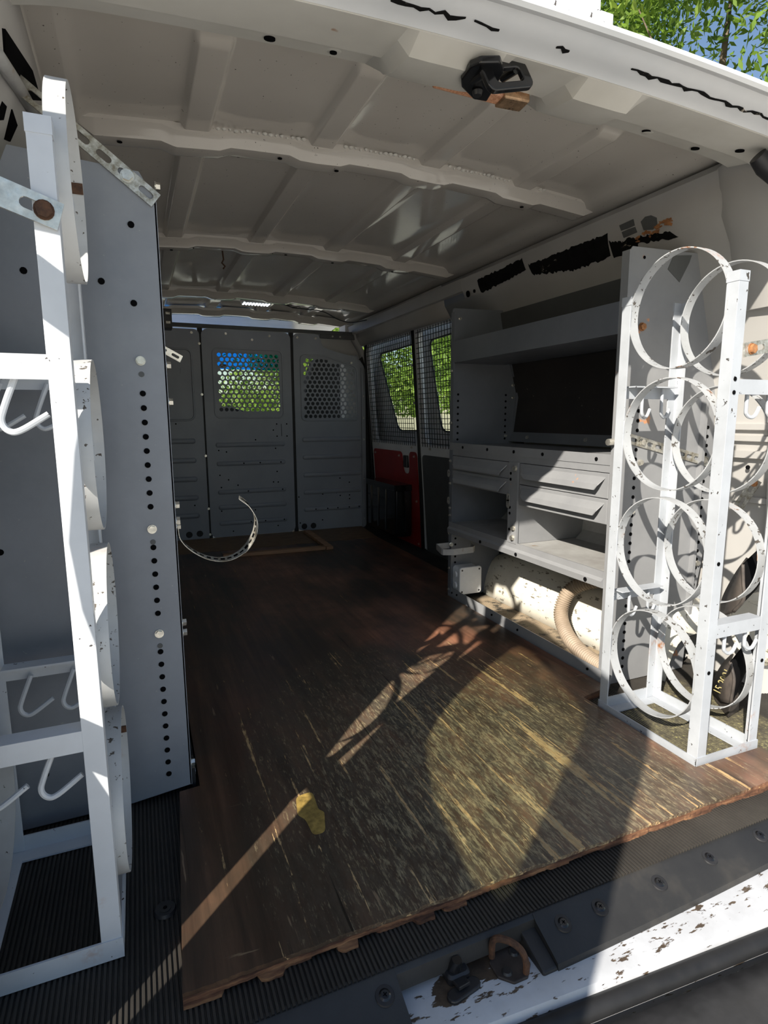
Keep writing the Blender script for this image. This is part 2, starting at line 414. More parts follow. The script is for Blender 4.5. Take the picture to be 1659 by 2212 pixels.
def holed(outer, holes, fn, th):
    """flat plate with holes: 2-d outlines, fn maps (u,v,depth) to xyz"""
    bm = bmesh.new(); es = []
    for lp in [outer] + holes:
        vs = [bm.verts.new((p[0], p[1], 0)) for p in lp]
        for i in range(len(vs)): es.append(bm.edges.new((vs[i], vs[(i + 1) % len(vs)])))
    bmesh.ops.triangle_fill(bm, use_beauty=True, use_dissolve=False, edges=es)
    r = bmesh.ops.extrude_face_region(bm, geom=bm.faces[:])
    for g in r['geom']:
        if isinstance(g, bmesh.types.BMVert): g.co.z = 1
    bm.verts.index_update()
    mb = MB()
    mb.v = [tuple(fn(v.co.x, v.co.y, v.co.z * th)) for v in bm.verts]
    mb.f = [[v.index for v in f.verts] for f in bm.faces]
    bm.free(); return mb

def circ(cx, cy, r, n=12, ph=0.0):
    return [(cx + r * math.cos(ph + 2 * math.pi * i / n), cy + r * math.sin(ph + 2 * math.pi * i / n)) for i in range(n)]
def slot(cx, cy, L, r, ang=0.0, n=6):
    pts = []
    for i in range(n + 1): a = -math.pi / 2 + math.pi * i / n; pts.append((L / 2 + r * math.cos(a), r * math.sin(a)))
    for i in range(n + 1): a = math.pi / 2 + math.pi * i / n; pts.append((-L / 2 + r * math.cos(a), r * math.sin(a)))
    ca, sa = math.cos(ang), math.sin(ang)
    return [(cx + x * ca - y * sa, cy + x * sa + y * ca) for x, y in pts]
def rrect(x0, x1, y0, y1, r, n=4):
    pts = []
    for cx, cy, a0 in ((x1 - r, y1 - r, 0), (x0 + r, y1 - r, 90), (x0 + r, y0 + r, 180), (x1 - r, y0 + r, 270)):
        for i in range(n + 1):
            a = math.radians(a0 + 90 * i / n); pts.append((cx + r * math.cos(a), cy + r * math.sin(a)))
    return pts
def roundpoly(P, r, n=4):
    out = []
    for i, p in enumerate(P):
        a = Vector(P[i - 1]); b = Vector(p); c = Vector(P[(i + 1) % len(P)])
        d1 = (a - b); d2 = (c - b); rr_ = min(r, d1.length * .45, d2.length * .45)
        s_ = b + d1.normalized() * rr_; e = b + d2.normalized() * rr_
        for k in range(n + 1):
            t_ = k / n; q = s_ * (1 - t_) ** 2 + b * 2 * t_ * (1 - t_) + e * t_ ** 2; out.append((q.x, q.y))
    return out

def thing(name, label, cat, loc=(0, 0, 0), group=None):
    o = bpy.data.objects.new(name, None); COL.objects.link(o)
    o.location = loc; o.empty_display_size = 0.05
    o['label'] = label; o['category'] = cat
    if group: o['group'] = group
    return o
def tag(o, label, cat, group=None):
    o['label'] = label; o['category'] = cat
    if group: o['group'] = group
    return o
def struct(o, label=None):
    o['kind'] = 'structure'
    if label: o['label'] = label
    return o
def hexbolt(mb, c, axis, r=0.008, h=0.007):
    axis = Vector(axis).normalized()
    mb.cyl(c, axis, r * 1.2, h * 0.25, 16); mb.cyl(Vector(c) + axis * h * 0.25, axis, r, h * 0.75, 6)
    return mb
def discs(pts, axis, r, lift=0.0006):
    mb = MB()
    for p in pts: mb.cyl(Vector(p) - Vector(axis) * 0.0004, axis, r, lift + 0.0004, 10)
    return mb

# ================================================================== SETTING
PZ = [-0.30, -.02, .5, .8, 1.14, 1.22, 1.31]; PX = [1.50, 1.53, 1.53, 1.49, 1.385, 1.335, 1.315]
def interp(z, A, B):
    if z <= A[0]: return B[0]
    for i in range(len(A) - 1):
        if z <= A[i + 1]:
            k = (z - A[i]) / (A[i + 1] - A[i]); return B[i] * (1 - k) + B[i + 1] * k
    return B[-1]
def xw(z): return interp(z, PZ, PX)
def xl(z): return 1.2 - xw(z)
def skin(x): return 1.372 - .035 * ((x - .6) / .7) ** 2
RIBX = [.168, .455, .745, 1.03]

# ground outside
g = MB(); N = 24
for i in range(N + 1):
    for j in range(N + 1):
        g.v.append((-22 + 50 * i / N, -22 + 50 * j / N, -0.62 + .03 * math.sin(i * 1.3) * math.cos(j * .9)))
for i in range(N):
    for j in range(N):
        a = i * (N + 1) + j; g.f.append([a, a + 1, a + N + 2, a + N + 1])
struct(g.build('ground', 'ground', smooth=True), 'pale dry ground around the van')

# ribbed floor mat: one corrugated sheet
f = MB(); P = .0068; x = -.335; prof = []
while x < 1.535:
    prof += [(x, -.0212), (x + P * .26, -.0212), (x + P * .38, -.018), (x + P * .88, -.018)]; x += P
for y in (.628, 2.2, 3.66):
    for (px, pz) in prof: f.v.append((px, y, pz))
n = len(prof)
for r in range(2):
    for i in range(n - 1): f.f.append([r * n + i, r * n + i + 1, (r + 1) * n + i + 1, (r + 1) * n + i])
t = NT('ribbed_mat_with_dust')
S = t.sep()
d = t.noise(3.5, 5, 0.65)
c = t.ramp(d, [(0.35, (0.020, 0.018, 0.016)), (0.62, (0.045, 0.040, 0.034)), (0.85, (0.075, 0.066, 0.055))])
def boxmask(x0, x1, y0, y1, s):
    a = t.math('MULTIPLY', t.ramp(t.math('ADD', t.math('SUBTRACT', S['X'], x0), .5), [(.5, 0), (.5 + s, 1)]),
               t.ramp(t.math('ADD', t.math('SUBTRACT', x1, S['X']), .5), [(.5, 0), (.5 + s, 1)]))
    b = t.math('MULTIPLY', t.ramp(t.math('ADD', t.math('SUBTRACT', S['Y'], y0), .5), [(.5, 0), (.5 + s, 1)]),
               t.ramp(t.math('ADD', t.math('SUBTRACT', y1, S['Y']), .5), [(.5, 0), (.5 + s, 1)]))
    return t.math('MULTIPLY', a, b)
nz = t.noise(16, 5, .7)
dust = t.math('MULTIPLY', boxmask(1.15, 1.42, 1.18, 2.02, .05), t.ramp(nz, [(.36, 0), (.5, 1)]))
c = t.mix(dust, c, (.30, .235, .16))
moss = t.math('MULTIPLY', boxmask(1.04, 1.40, .72, 1.12, .03), t.ramp(nz, [(.36, .2), (.55, 1)]))
c = t.mix(moss, c, t.ramp(t.noise(120, 4, .7), [(.4, (.07, .062, .04)), (.58, (.14, .125, .075)), (.7, (.36, .33, .13))]))
MAT['matfloor'] = t.out(c, .62)
struct(f.build('floor', 'matfloor'), 'black ribbed rubber floor mat')

# ceiling skin with pressed ribs
def lin(a, b, n): return [a + (b - a) * i / (n - 1) for i in range(n)]
xs = set(round(v, 4) for v in lin(-.14, 1.345, 23))
for r in RIBX:
    for d_ in (-.038, -.034, -.026, -.022, .022, .026, .034, .038): xs.add(round(r + d_, 4))
for e in (-.075, -.06, -.045, 1.235, 1.25, 1.265): xs.add(e)
xs = sorted(xs)
ys = [.99, 1.05, 1.09, 1.105, 1.118, 1.13, 1.14, 1.25, 1.40, 1.44, 1.5, 1.56, 2.2, 2.36, 3.1, 3.3, 3.6, 3.78]
def skinz(x, y):
    z = skin(x)
    for r in RIBX:
        k = max(0, min(1, (.0365 - abs(x - r)) / .012)); k = k * k * (3 - 2 * k)
        e = max(0, min(1, (y - 1.103) / .027)); e = e * e * (3 - 2 * e)
        z -= .014 * k * e
    for s_ in ((-.06 - x), (x - 1.25)):
        k = max(0, min(1, (s_ + .014) / .028)); z -= .016 * k * k * (3 - 2 * k)
    return z
c_ = MB()
for y in ys:
    for x in xs: c_.v.append((x, y, skinz(x, y)))
n = len(xs)
for j in range(len(ys) - 1):
    for i in range(n - 1): c_.f.append([j * n + i, j * n + i + 1, (j + 1) * n + i + 1, (j + 1) * n + i])
ceil = c_.build('ceiling', 'ceiling', smooth=True)
struct(ceil, 'beige painted van roof skin with pressed ribs')
# roof bows
def bow(y0, xa, xb, holes=True, dz=0.0):
    b = MB(); rings = []
    XS = sorted(set([xa, xa + .035, xb - .05, xb] + [v for r in RIBX for v in (r - .075, r - .05, r + .05, r + .075)] + lin(xa + .04, xb - .06, 9)))
    for x in XS:
        dip = 0
        for r in RIBX:
            k = max(0, min(1, (.075 - abs(x - r)) / .03)); dip = max(dip, k)
        e = 1.0
        if x <= xa: e = 0.15
        if x >= xb: e = 0.15
        zb = skin(x) - .004 - .030 * e - .010 * dip + dz; zs = skin(x) - .004 - .012 * dip * .8 + dz
        rings.append([(x, y0 - .004, zs + .012), (x, y0 - .004, zs - .003), (x, y0 + .006, zs - .010 * e - .002), (x, y0 + .014, zb), (x, y0 + .05, zb - .002 * e), (x, y0 + .062, zb + .001), (x, y0 + .078, zb + .02), (x, y0 + .084, zs), (x, y0 + .084, zs + .012)])
    b.loft(rings)
    o = b.build('roof_bow', 'ceiling', ceil, smooth='auto')
    if holes:
        hb = MB(); rng = random.Random(int(y0 * 100))
        for x in lin(xa + .07, xb - .1, 15):
            x += rng.uniform(-.02, .02); zb = skin(x) - .036 + dz
            k = rng.random()
            if k < .35: hb.cyl((x, y0 + .0705, zb + .0125), (0, .75, -.66), .006, .0012, 10)
            elif k < .7: hb.obox((x, y0 + .0705, zb + .0115), (.003, 0, 0), (0, .006, .0072), (0, .0008, -.0007))
            else: hb.cyl((x, y0 + .03, zb - .001 - (.010 if min(abs(x - r) for r in RIBX) < .06 else 0)), (0, 0, -1), .0055, .0012, 10)
        hb.build('slot_hole', 'hole', o, kind='stuff')
    return o
bow(1.452, -.075, 1.312); bow(2.28, -.1, 1.312); bow(3.19, -.1, 1.312); bow(3.66, -.1, 1.30, True, -.012)
# seam sealer beads at the first bow
sb = MB(); rng = random.Random(3)
for x in lin(.2, 1.1, 70):
    if min(abs(x - r) for r in RIBX) < .045: continue
    sb.cyl((x, 1.446, skin(x) - .004 + rng.uniform(-.003, .001)), (0, -.3, -1), rng.uniform(.003, .007), .003, 7, .001)
sb.build('seam_sealer', 'header', ceil, kind='stuff')
# outer roof shell
rs = MB()
for y in (.95, 3.9, 5.0):
    for i, x in enumerate(lin(-.16, 1.36, 9)): rs.v.append((x, y, skin(x) + .045 - (.0 if y < 4.5 else .10)))
for j in range(2):
    for i in range(8): rs.f.append([j * 9 + i, j * 9 + i + 1, (j + 1) * 9 + i + 1, (j + 1) * 9 + i])
rs.build('roof_shell', 'white', ceil, solid=.006, smooth=True)
mb = MB()
for s_ in (0, 1):
    X = [(-.145, 1.375), (-.17, 1.30), (-.21, 1.18)] if s_ == 0 else [(1.345, 1.375), (1.372, 1.30), (1.41, 1.18)]
    rg = [[(a, y, z) for a, z in X] for y in (.86, 3.7)]
    mb.loft(rg, closed=False)
mb.build('roof_edge', 'white', ceil, solid=.004)

# rear header above the opening
def arch(x):
    d_ = abs(x - .6)
    return -.030 * (d_ / .75) ** 2 - (max(0, d_ - .62) ** 2) * .9
hp = [(1.062, 1.372), (1.05, 1.336), (1.035, 1.322), (.985, 1.312), (.965, 1.296), (.90, 1.287), (.862, 1.283), (.858, 1.296), (.858, 1.33)]
h = MB(); XS = sorted(set(lin(-.2, 1.46, 49) + [.405, .424, .576, .594, .721, .739, .861, .879]))
bosses = [(.50, .075), (.80, .06)]
rings = []
for x in XS:
    rg = []
    for k, (y, z) in enumerate(hp):
        b_ = 0
        for bx, bw in bosses:
            b_ = max(b_, max(0, min(1, (bw + .02 - abs(x - bx)) / .02)))
        off = (-.020 * b_ if k in (3, 4, 5) else 0)
        yo = (.018 * b_ if k in (3,) else 0)
        rg.append((x, y + yo, z + arch(x) + off))
    rings.append(rg)
h.loft(rings)
hd = struct(h.build('trim_1', 'header', smooth=16), 'beige pressed roof header over the rear opening')
hol = MB()
for (x, y) in ((.235, 1.012), (.87, 1.012), (1.02, 1.006), (1.17, 1.012), (1.21, .935)):
    z = 1.317 + arch(x) if y > .98 else 1.2915 + arch(x)
    hol.cyl((x, y, z + .001), (0, .2, -1), .009, .003, 14)
hol.cyl((.34, 1.012, 1.317 + arch(.34)), (0, .2, -1), .006, .003, 12)
hol.build('bolt_hole', 'hole', hd, kind='stuff')
dm = MB()
for x in (.34, .655, 1.03): dm.cyl((x, 1.012, 1.3195 + arch(x)), (0, .2, -1), .017, .003, 18, .011)
dm.build('pressed_dimple', 'header', hd, smooth='auto', kind='stuff')
hp2 = [(.862, 1.30), (.860, 1.284), (.842, 1.288), (.826, 1.286), (.800, 1.290), (.785, 1.293), (.772, 1.284), (.762, 1.2815), (.756, 1.285), (.757, 1.292), (.80, 1.318), (.88, 1.36), (1.05, 1.405), (1.05, 1.40), (.88, 1.35)]
h = MB(); h.loft([[(x, y, z + arch(x)) for y, z in hp2] for x in XS])
hd2 = struct(h.build('trim_2', 'white', smooth='auto'), 'white rain gutter along the rear roof edge')
# worn dark sealant smears in the gutter
sm = MB(); rng = random.Random(11)
for (xa, xb) in ((.36, .475), (.49, .535), (.64, .665), (.79, 1.2)):
    pts = []
    n = int((xb - xa) / .012) + 2
    rg = []
    for i in range(n):
        x = xa + (xb - xa) * i / (n - 1); w = .001 + .0028 * rng.random() * (1 if .05 < (x - xa) / (xb - xa) < .95 else .2)
        yc = .8215 + .004 * rng.uniform(-1, 1); z = 1.2848 + arch(x)
        rg.append([(x, yc - w, z - .0005 + (.826 - yc + w) * .15), (x, yc + w, z - .0005 + (.826 - yc - w) * .15), (x, yc + w, z + .002), (x, yc - w, z + .002)])
    sm.loft(rg)
sm.build('sealant_smear', 'tapepeel', hd2, kind='stuff')

# right wall
zs_full = [-.30, -.02, .15, .32, .5, .65, .8, .97, 1.14, 1.17, 1.195, 1.22, 1.265, 1.31]
w = MB()
def wallgrid(mb, ys, zs, fx, e=None):
    b = len(mb.v)
    for z in zs:
        for i, y in enumerate(ys):
            yy = y if (e is None or i) else e(z)
            mb.v.append((fx(z), yy, z))
    n = len(ys)
    for j in range(len(zs) - 1):
        for i in range(n - 1): mb.f.append([b + j * n + i, b + j * n + i + 1, b + (j + 1) * n + i + 1, b + (j + 1) * n + i])
wallgrid(w, [.70, .95, 1.2, 1.6, 2.0, 2.44], zs_full, xw)
wallgrid(w, [2.44, 2.8, 3.2, 3.60], [z for z in zs_full if z >= 1.17], xw)
wallgrid(w, [3.60, 3.76], zs_full, xw)
wr = struct(w.build('wall_right', 'wallpaint', smooth='auto', solid=.004), 'beige right side wall of the van')
# rail box along the roof edge
rl = MB()
sec = lambda y: [(1.318, y, 1.306), (1.312, y, 1.297), (1.322, y, 1.245), (1.330, y, 1.226), (1.352, y, 1.19), (1.384, y, 1.165), (1.386, y, 1.14), (1.41, y, 1.14), (1.35, y, 1.306)]
rl.loft([sec(1.04), sec(2.0), sec(2.26)])
rl.build('roof_rail', 'wallpaint', wr, smooth='auto')
rl = MB()
sec2 = lambda y: [(1.318, y, 1.306), (1.312, y, 1.30), (1.318, y, 1.25), (1.345, y, 1.235), (1.375, y, 1.18), (1.40, y, 1.18), (1.35, y, 1.306)]
rl.loft([sec2(2.26), sec2(2.8), sec2(3.7)])
rl.build('roof_rail', 'wallpaint', wr, smooth='auto')
# D pillar padding: stepped reinforcement with a fold at the rear corner
dp = MB()
dp.loft([[(xw(z) - o_, y, z) for (o_, y) in ((.002, 1.075), (.016, 1.045), (.020, .96), (.008, .90), (.0, .72), (-.02, .72), (-.02, 1.075))] for z in (.98, 1.06, 1.14, 1.20, 1.255, 1.30)])
dp.build('corner_pillar', 'wallpaint', wr, smooth='auto')
for (z0, z1, y0, y1, o_) in ((.685, .70, .70, 1.13, .014), (.655, .668, .70, 1.13, .014), (.610, .628, .70, 1.13, .018), (.49, .505, .70, 1.10, .012)):
    q = MB(); q.loft([[(xw(z0) + .004, y, z0 - .004), (xw(z0) - o_, y, z0), (xw(z1) - o_, y, z1), (xw(z1) + .004, y, z1 + .004)] for y in (y0, y1)])
    q.build('pressed_ridge', 'wallpaint', wr)
q = MB(); q.loft([[(xw(z) + .004, .955, z), (xw(z) - .022, .965, z), (xw(z) - .022, 1.000, z), (xw(z) + .004, 1.01, z)] for z in (-.02, .2, .46, .56)])
q.build('pillar_channel', 'wallpaint', wr)
q = MB(); q.cyl((xw(.67) - .0008, 1.06, .585), (-1, 0, 0), .006, .002, 12); q.box(xw(.57) - .0015, xw(.57), 1.005, 1.03, .578, .59)
q.cyl((1.3295, 1.111, 1.242), (-1, 0, -.2), .011, .003, 16); q.cyl((1.3195, 1.211, 1.278), (-1, 0, -.2), .0055, .003, 12)
q.cyl((1.3255, 2.222, 1.232), (-1, 0, -.2), .013, .004, 14); q.cyl((1.3255, 2.172, 1.234), (-1, 0, -.2), .007, .004, 12)
q.build('body_hole', 'hole', wr, kind='stuff')
# remains of black tape on the rail
def onrail(p, d_=.0):  # slide a point onto the rail section
    Z = [1.14, 1.165, 1.19, 1.226, 1.245, 1.297, 1.306]; X = [1.386, 1.384, 1.352, 1.330, 1.322, 1.312, 1.318]
    return (interp(p[1], Z, X) - d_, p[0], p[1])
def tape(P, m, name='tape_patch', seed=1):
    # P: outline in (y, z); tessellated so it follows the folds
    rng = random.Random(seed); mb = MB()
    (a, b, c2, d2) = P; nu = 26; nv = 7; grid = []
    for i in range(nu + 1):
        u = i / nu; row = []
        for j in range(nv + 1):
            v_ = j / nv
            y = (a[0] * (1 - u) + b[0] * u) * (1 - v_) + (d2[0] * (1 - u) + c2[0] * u) * v_
            z = (a[1] * (1 - u) + b[1] * u) * (1 - v_) + (d2[1] * (1 - u) + c2[1] * u) * v_
            if j in (0, nv): z += rng.uniform(-.0035, .0035)
            row.append(onrail((y, z), .0016))
        grid.append(row)
    for row in grid: mb.v += row
    for i in range(nu):
        for j in range(nv): mb.f.append([i * (nv + 1) + j, (i + 1) * (nv + 1) + j, (i + 1) * (nv + 1) + j + 1, i * (nv + 1) + j + 1])
    o = mb.build(name, m, wr, solid=.0008); return o
tape([(2.139, 1.27), (1.837, 1.279), (1.823, 1.238), (2.131, 1.219)], 'tape', seed=1)
tape([(1.805, 1.252), (1.62, 1.252), (1.62, 1.194), (1.796, 1.218)], 'tapepeel', seed=2)
tape([(1.62, 1.254), (1.425, 1.252), (1.438, 1.193), (1.62, 1.192)], 'tape', seed=3)
tape([(2.056, 1.184), (1.561, 1.180), (1.567, 1.147), (2.067, 1.153)], 'tape', seed=4)
tape([(1.40, 1.212), (1.202, 1.186), (1.222, 1.206), (1.36, 1.222)], 'tapepeel', seed=5)
tape([(1.425, 1.232), (1.33, 1.205), (1.34, 1.17), (1.43, 1.18)], 'tapepeel', seed=6)
q = MB()
q.loft([[onrail(p, d_) for p in ((1.379, 1.262), (1.327, 1.264), (1.321, 1.229), (1.37, 1.227))] for d_ in (-.004, .0018)])
q.loft([[onrail(p, d_) for p in ((1.302, 1.25), (1.286, 1.258), (1.266, 1.256), (1.249, 1.245), (1.252, 1.228), (1.27, 1.222), (1.298, 1.228))] for d_ in (-.004, .0018)])
q.build('rail_opening', 'darkpanel', wr, kind='stuff')
q = MB(); rng = random.Random(5)
for i in range(26):
    y = rng.uniform(1.21, 1.33); z = 1.208 + (1.33 - y) * .16 + rng.uniform(-.008, .008)
    c2 = onrail((y, z), .0026); q.obox(c2, (.0005, 0, 0), (0, rng.uniform(.003, .012), rng.uniform(-.003, .003)), (0, rng.uniform(-.002, .002), rng.uniform(.0015, .004)))
q.build('rust_flake', 'rustbolt', wr, kind='stuff')

# left wall with the rear pillar
YE = lambda z: interp(z, [-.3, .0, .157, .357, .50, .70, .90, 1.016, 1.32], [.56, .585, .624, .690, .76, .85, .93, .94, .94])
w = MB()
wallgrid(w, [.6, 1.3, 2.4, 3.76], zs_full, xl, YE)
b = len(w.v)
for z in zs_full: w.v += [(xl(z), YE(z), z), (min(-.185, xl(z) + .12), YE(z), z), (min(-.185, xl(z) + .12), YE(z) + .05, z)]
for j in range(len(zs_full) - 1):
    for k in (0, 1): w.f.append([b + j * 3 + k, b + j * 3 + k + 1, b + j * 3 + k + 4, b + j * 3 + k + 3])
wl_ = struct(w.build('wall_left', 'wallpaint', smooth='auto', solid=.004), 'beige left side wall of the van')
q = MB(); q.loft([[(x, y, z) for x, z in ((-.33, 1.05), (-.185, 1.03), (-.182, 1.19), (-.33, 1.19))] for y in (.69, .70)])
q.build('sun_block_panel', 'wallpaint', wl_)  # added panel out of view, blocks sun from the left rack post
rl = MB(); rl.loft([[(1.2 - x_, y, z) for (x_, y, z) in sec(y)] for y in (1.34, 3.7)])
rl.build('roof_rail', 'wallpaint', wl_, smooth='auto')
q = MB()
q.loft([[(x + d_, y, z) for x, y, z in ((-.131, 1.003, 1.237), (-.139, 1.036, 1.213), (-.129, 1.217, 1.247), (-.122, 1.30, 1.285), (-.120, 1.179, 1.275))] for d_ in (.0, .006)])
q.loft([[(x + d_, y, z) for x, y, z in ((-.148, 1.148, 1.199), (-.149, 1.199, 1.197), (-.163, 1.209, 1.174), (-.167, 1.187, 1.168))] for d_ in (.0, .004)])
q.loft([[(x + d_, y, z) for x, y, z in ((-.155, 1.105, 1.19), (-.152, 1.125, 1.192), (-.16, 1.14, 1.178), (-.166, 1.12, 1.168))] for d_ in (.0, .004)])
q.build('body_hole', 'hole', wl_, kind='stuff')
MB().tube([(-.136, .98, 1.194), (-.128, 1.12, 1.218), (-.124, 1.30, 1.247)], .010, 8).build('pillar_brace', 'shelfdirty', wl_, smooth=True)
# rear sill: black scuff plate, white painted step
def sy(x): return .018 * max(0, x - .45) ** 2 * 2.2     # the sill bows in towards the corner
sp_ = [(.634, -.0200), (.626, -.0215), (.618, -.0275), (.574, -.046), (.566, -.050), (.563, -.066), (.58, -.075), (.634, -.045)]
m = MB(); X1 = lin(.505, 1.5, 24)
m.loft([[(x, y + sy(x), z) for y, z in sp_] for x in X1])
sill = struct(m.build('trim_3', 'sill', smooth='auto'), 'black plastic scuff plate screwed along the rear sill')
m = MB(); sp2 = [(.634, -.0200), (.627, -.0215), (.622, -.026), (.618, -.05), (.634, -.05)]
m.loft([[(x, y + sy(x), z) for y, z in sp2] for x in lin(.275, .507, 5)])
m.loft([[(x, y, z) for y, z in sp_] for x in lin(-.3, .277, 8)])
m.build('plate_section', 'sill', sill, smooth='auto')
m = MB(); m.loft([[(x, y, z) for y, z in ((.632, -.034), (.58, -.050), (.566, -.055), (.566, -.068), (.632, -.06))] for x in (.480, .5065)])
m.build('end_block', 'sill', sill, bevel=.003)
def yo(x): return .545 - .068 * (x - .36)
m = MB(); m.loft([[(x, .632, -.060), (x, .60, -.060), (x, yo(x) + .012, -.0595), (x, yo(x), -.063), (x, yo(x) - .006, -.072), (x, yo(x) - .008, -.10), (x, yo(x), -.16), (x, .632, -.16)] for x in lin(-.3, 1.5, 40)])
t = NT('worn_white_sill')
S = t.sep()
def near(cx, cy, rx, ry, r0, r1):
    a_ = t.math('DIVIDE', t.math('SUBTRACT', S['X'], cx), rx); b_ = t.math('DIVIDE', t.math('SUBTRACT', S['Y'], cy), ry)
    return t.ramp(t.math('SQRT', t.math('ADD', t.math('MULTIPLY', a_, a_), t.math('MULTIPLY', b_, b_))), [(r0, 1), (r1, 0)])
c = t.ramp(t.noise(9, 5, .65), [(.3, (.40, .41, .43)), (.65, (.53, .545, .575))])
wornz = t.math('MAXIMUM', near(.415, .615, .085, .034, .35, 1.0), near(.35, .60, .03, .03, .4, 1.0))
ridge = t.math('SUBTRACT', t.math('SUBTRACT', S['Y'], .585), t.math('MULTIPLY', t.math('SUBTRACT', S['X'], .36), -.068))
rl_ = t.ramp(t.math('ABSOLUTE', ridge), [(.0, 1), (.022, 0)])
f_ = t.math('ADD', t.noise(95, 4, .65, (.3, 1, 1)), t.math('MULTIPLY', wornz, .30))
f_ = t.math('ADD', f_, t.math('MULTIPLY', rl_, .055))
kk = t.ramp(f_, [(.615, 0), (.645, 1)])
dk = t.ramp(t.noise(40, 4, .7), [(.35, (.045, .032, .024)), (.7, (.12, .085, .055))])
c = t.mix(kk, c, dk)
MAT['wornsill'] = t.out(c, .38, 0, t.math('SUBTRACT', 1.0, kk), .3, .001)
st = struct(m.build('trim_4', 'wornsill', smooth='auto'), 'scuffed white painted rear sill')
m = MB(); m.loft([[(x, yo(x) - .017 + .0135 * math.cos(a), -.080 + .013 * math.sin(a)) for a in [2 * math.pi * k / 10 for k in range(10)]] for x in lin(-.3, 1.5, 40)])
m.build('weather_strip', 'seal', st, smooth=True)
def sillz(y): return interp(y, [.566, .574, .618, .626, .634], [-.050, -.046, -.0275, -.0215, -.020])
for (x, y) in ((.254, .607), (.545, .605), (.617, .606), (.742, .606), (.866, .612), (.12, .607), (1.0, .615)):
    y2 = y; z = sillz(y - sy(x))
    s_ = MB(); nrm = Vector((0, -.30, 1)).normalized(); c2 = Vector((x, y2, z - .0005))
    s_.cyl(c2, nrm, .0135, .002, 24, .0125)
    so = s_.build('screw_washer', 'black', sill, smooth='auto')
    s_ = MB(); s_.cyl(c2 + nrm * .002, nrm, .008, .0018, 20, .0055); so2 = s_.build('screw_head', 'blackgloss', so, smooth='auto')
    # cross recess lies in the head as two thin dark bars
    for a_ in (.4, 1.97):
        u_ = Vector((math.cos(a_), math.sin(a_), 0)); u_ = (u_ - nrm * u_.dot(nrm)).normalized(); v_ = nrm.cross(u_)
        MB().obox(c2 + nrm * .0038, u_ * .003, v_ * .0006, nrm * .0003).build('cross_recess', 'hole', so)

# bumper
bp = [(-.026, -.115), (-.030, -.098), (-.042, -.092), (-.075, -.088), (-.13, -.090), (-.185, -.098), (-.235, -.116), (-.262, -.15), (-.268, -.21), (-.268, -.36), (-.026, -.36)]
m = MB(); m.loft([[(x, yo(x) + y, z) for y, z in bp] for x in lin(-.42, 1.62, 44)])
bo = m.build('rear_bumper', 'bumper', smooth='auto')
tag(bo, 'black rubber topped rear bumper below the white sill', 'bumper')

# right side cargo doors
def dfn(off): return lambda y, z, d_: (1.475 - .07 * z + off + d_, y, z)
def cargo_door(name, y0, y1, label, glass, refl, panelcol):
    y0i, y1i = y0 + .02, y1 - .02
    op = roundpoly([(y0i - .008, .575), (y1i - .05, .575), (y1i - .03, 1.165), (y0i - .008, 1.165)], .05)
    d_ = struct(holed([(y0, -.30), (y1, -.30), (y1, 1.19), (y0, 1.19)], [op], dfn(0.0), .02).build(name, 'white'), label)
    # outer skin with the glass aperture and the reveal between the skins
    holed([(y0 - .02, -.30), (y1 + .06, -.30), (y1 + .06, 1.21), (y0 - .02, 1.21)], [roundpoly(glass, .05)], lambda y, z, dd: (1.535 - .075 * z + dd, y, z), .004).build('outer_skin', 'white', d_)
    gs = roundpoly(glass, .05); gi = [((y - (sum(p[0] for p in gs) / len(gs))) * .965 + sum(p[0] for p in gs) / len(gs), (z - .885) * .97 + .885) for y, z in gs]
    holed(gs, [gi], lambda y, z, dd: (1.529 - .075 * z + dd, y, z), .006).build('glass_seal', 'seal', d_)
    gm = MB(); gm.loft([[(1.537 - .075 * z, y, z) for y, z in gs], [(1.541 - .075 * z, y, z) for y, z in gs]])
    gm.build('window_pane', 'glass', d_)
    # wire guard over the aperture
    wg = MB(); k = y0i + .01
    while k < y1i:
        wg.tube([(1.468 - .07 * .59, k, .565), (1.468 - .07 * 1.17, k - .012, 1.172)], .0019, 5); k += .0285
    z = .585
    while z < 1.17:
        wg.tube([(1.466 - .07 * z, y0i + .005, z), (1.466 - .07 * z, y1i - .015, z)], .0019, 5); z += .026
    g2 = wg.build('wire_guard', 'seal', d_)
    for (yy, zz) in ((y0i + .07, .555), (y1i - .1, .555), (y0i + .0, .8), (y0i, 1.0), (y1i - .02, .78)):
        hexbolt(MB(), (1.475 - .07 * zz, yy, zz), (-1, 0, -.07), .006, .008).build('guard_bolt', 'zinc', d_)
    fr = holed([(y0 - .005, .50), (y1 + .005, .50), (y1 + .005, 1.2), (y0 - .005, 1.2)], [roundpoly([(y0 + .012, .515), (y1 - .03, .515), (y1 - .015, 1.188), (y0 + .012, 1.188)], .07)], dfn(-.006), .010)
    return d_
d1 = cargo_door('door_1', 2.905, 3.60, 'right side cargo door with red trim panel beside the bulkhead', [(2.96, .645), (3.28, .64), (3.51, 1.118), (2.98, 1.125)], None, 'red')
d2 = cargo_door('door_2', 2.44, 2.888, 'right side cargo door with dark grey trim panel', [(2.40, .645), (2.73, .645), (2.82, 1.122), (2.40, 1.13)], None, 'darkpanel')
rp = roundpoly([(2.93, -.29), (3.57, -.29), (3.565, .525), (3.13, .525), (3.115, .40), (3.035, .40), (3.02, .53), (2.93, .53)], .03)
holed(rp, [], dfn(-.008), .006).build('trim_panel', 'red', d1, label='red door trim panel')
holed(roundpoly([(2.46, -.29), (2.858, -.29), (2.858, .52), (2.46, .52)], .03), [], dfn(-.008), .006).build('trim_panel', 'darkpanel', d2, label='dark grey door trim panel')
MB().box(1.428, 1.448, 3.05, 3.10, .435, .505).build('inner_handle', 'black', d1, bevel=.004)
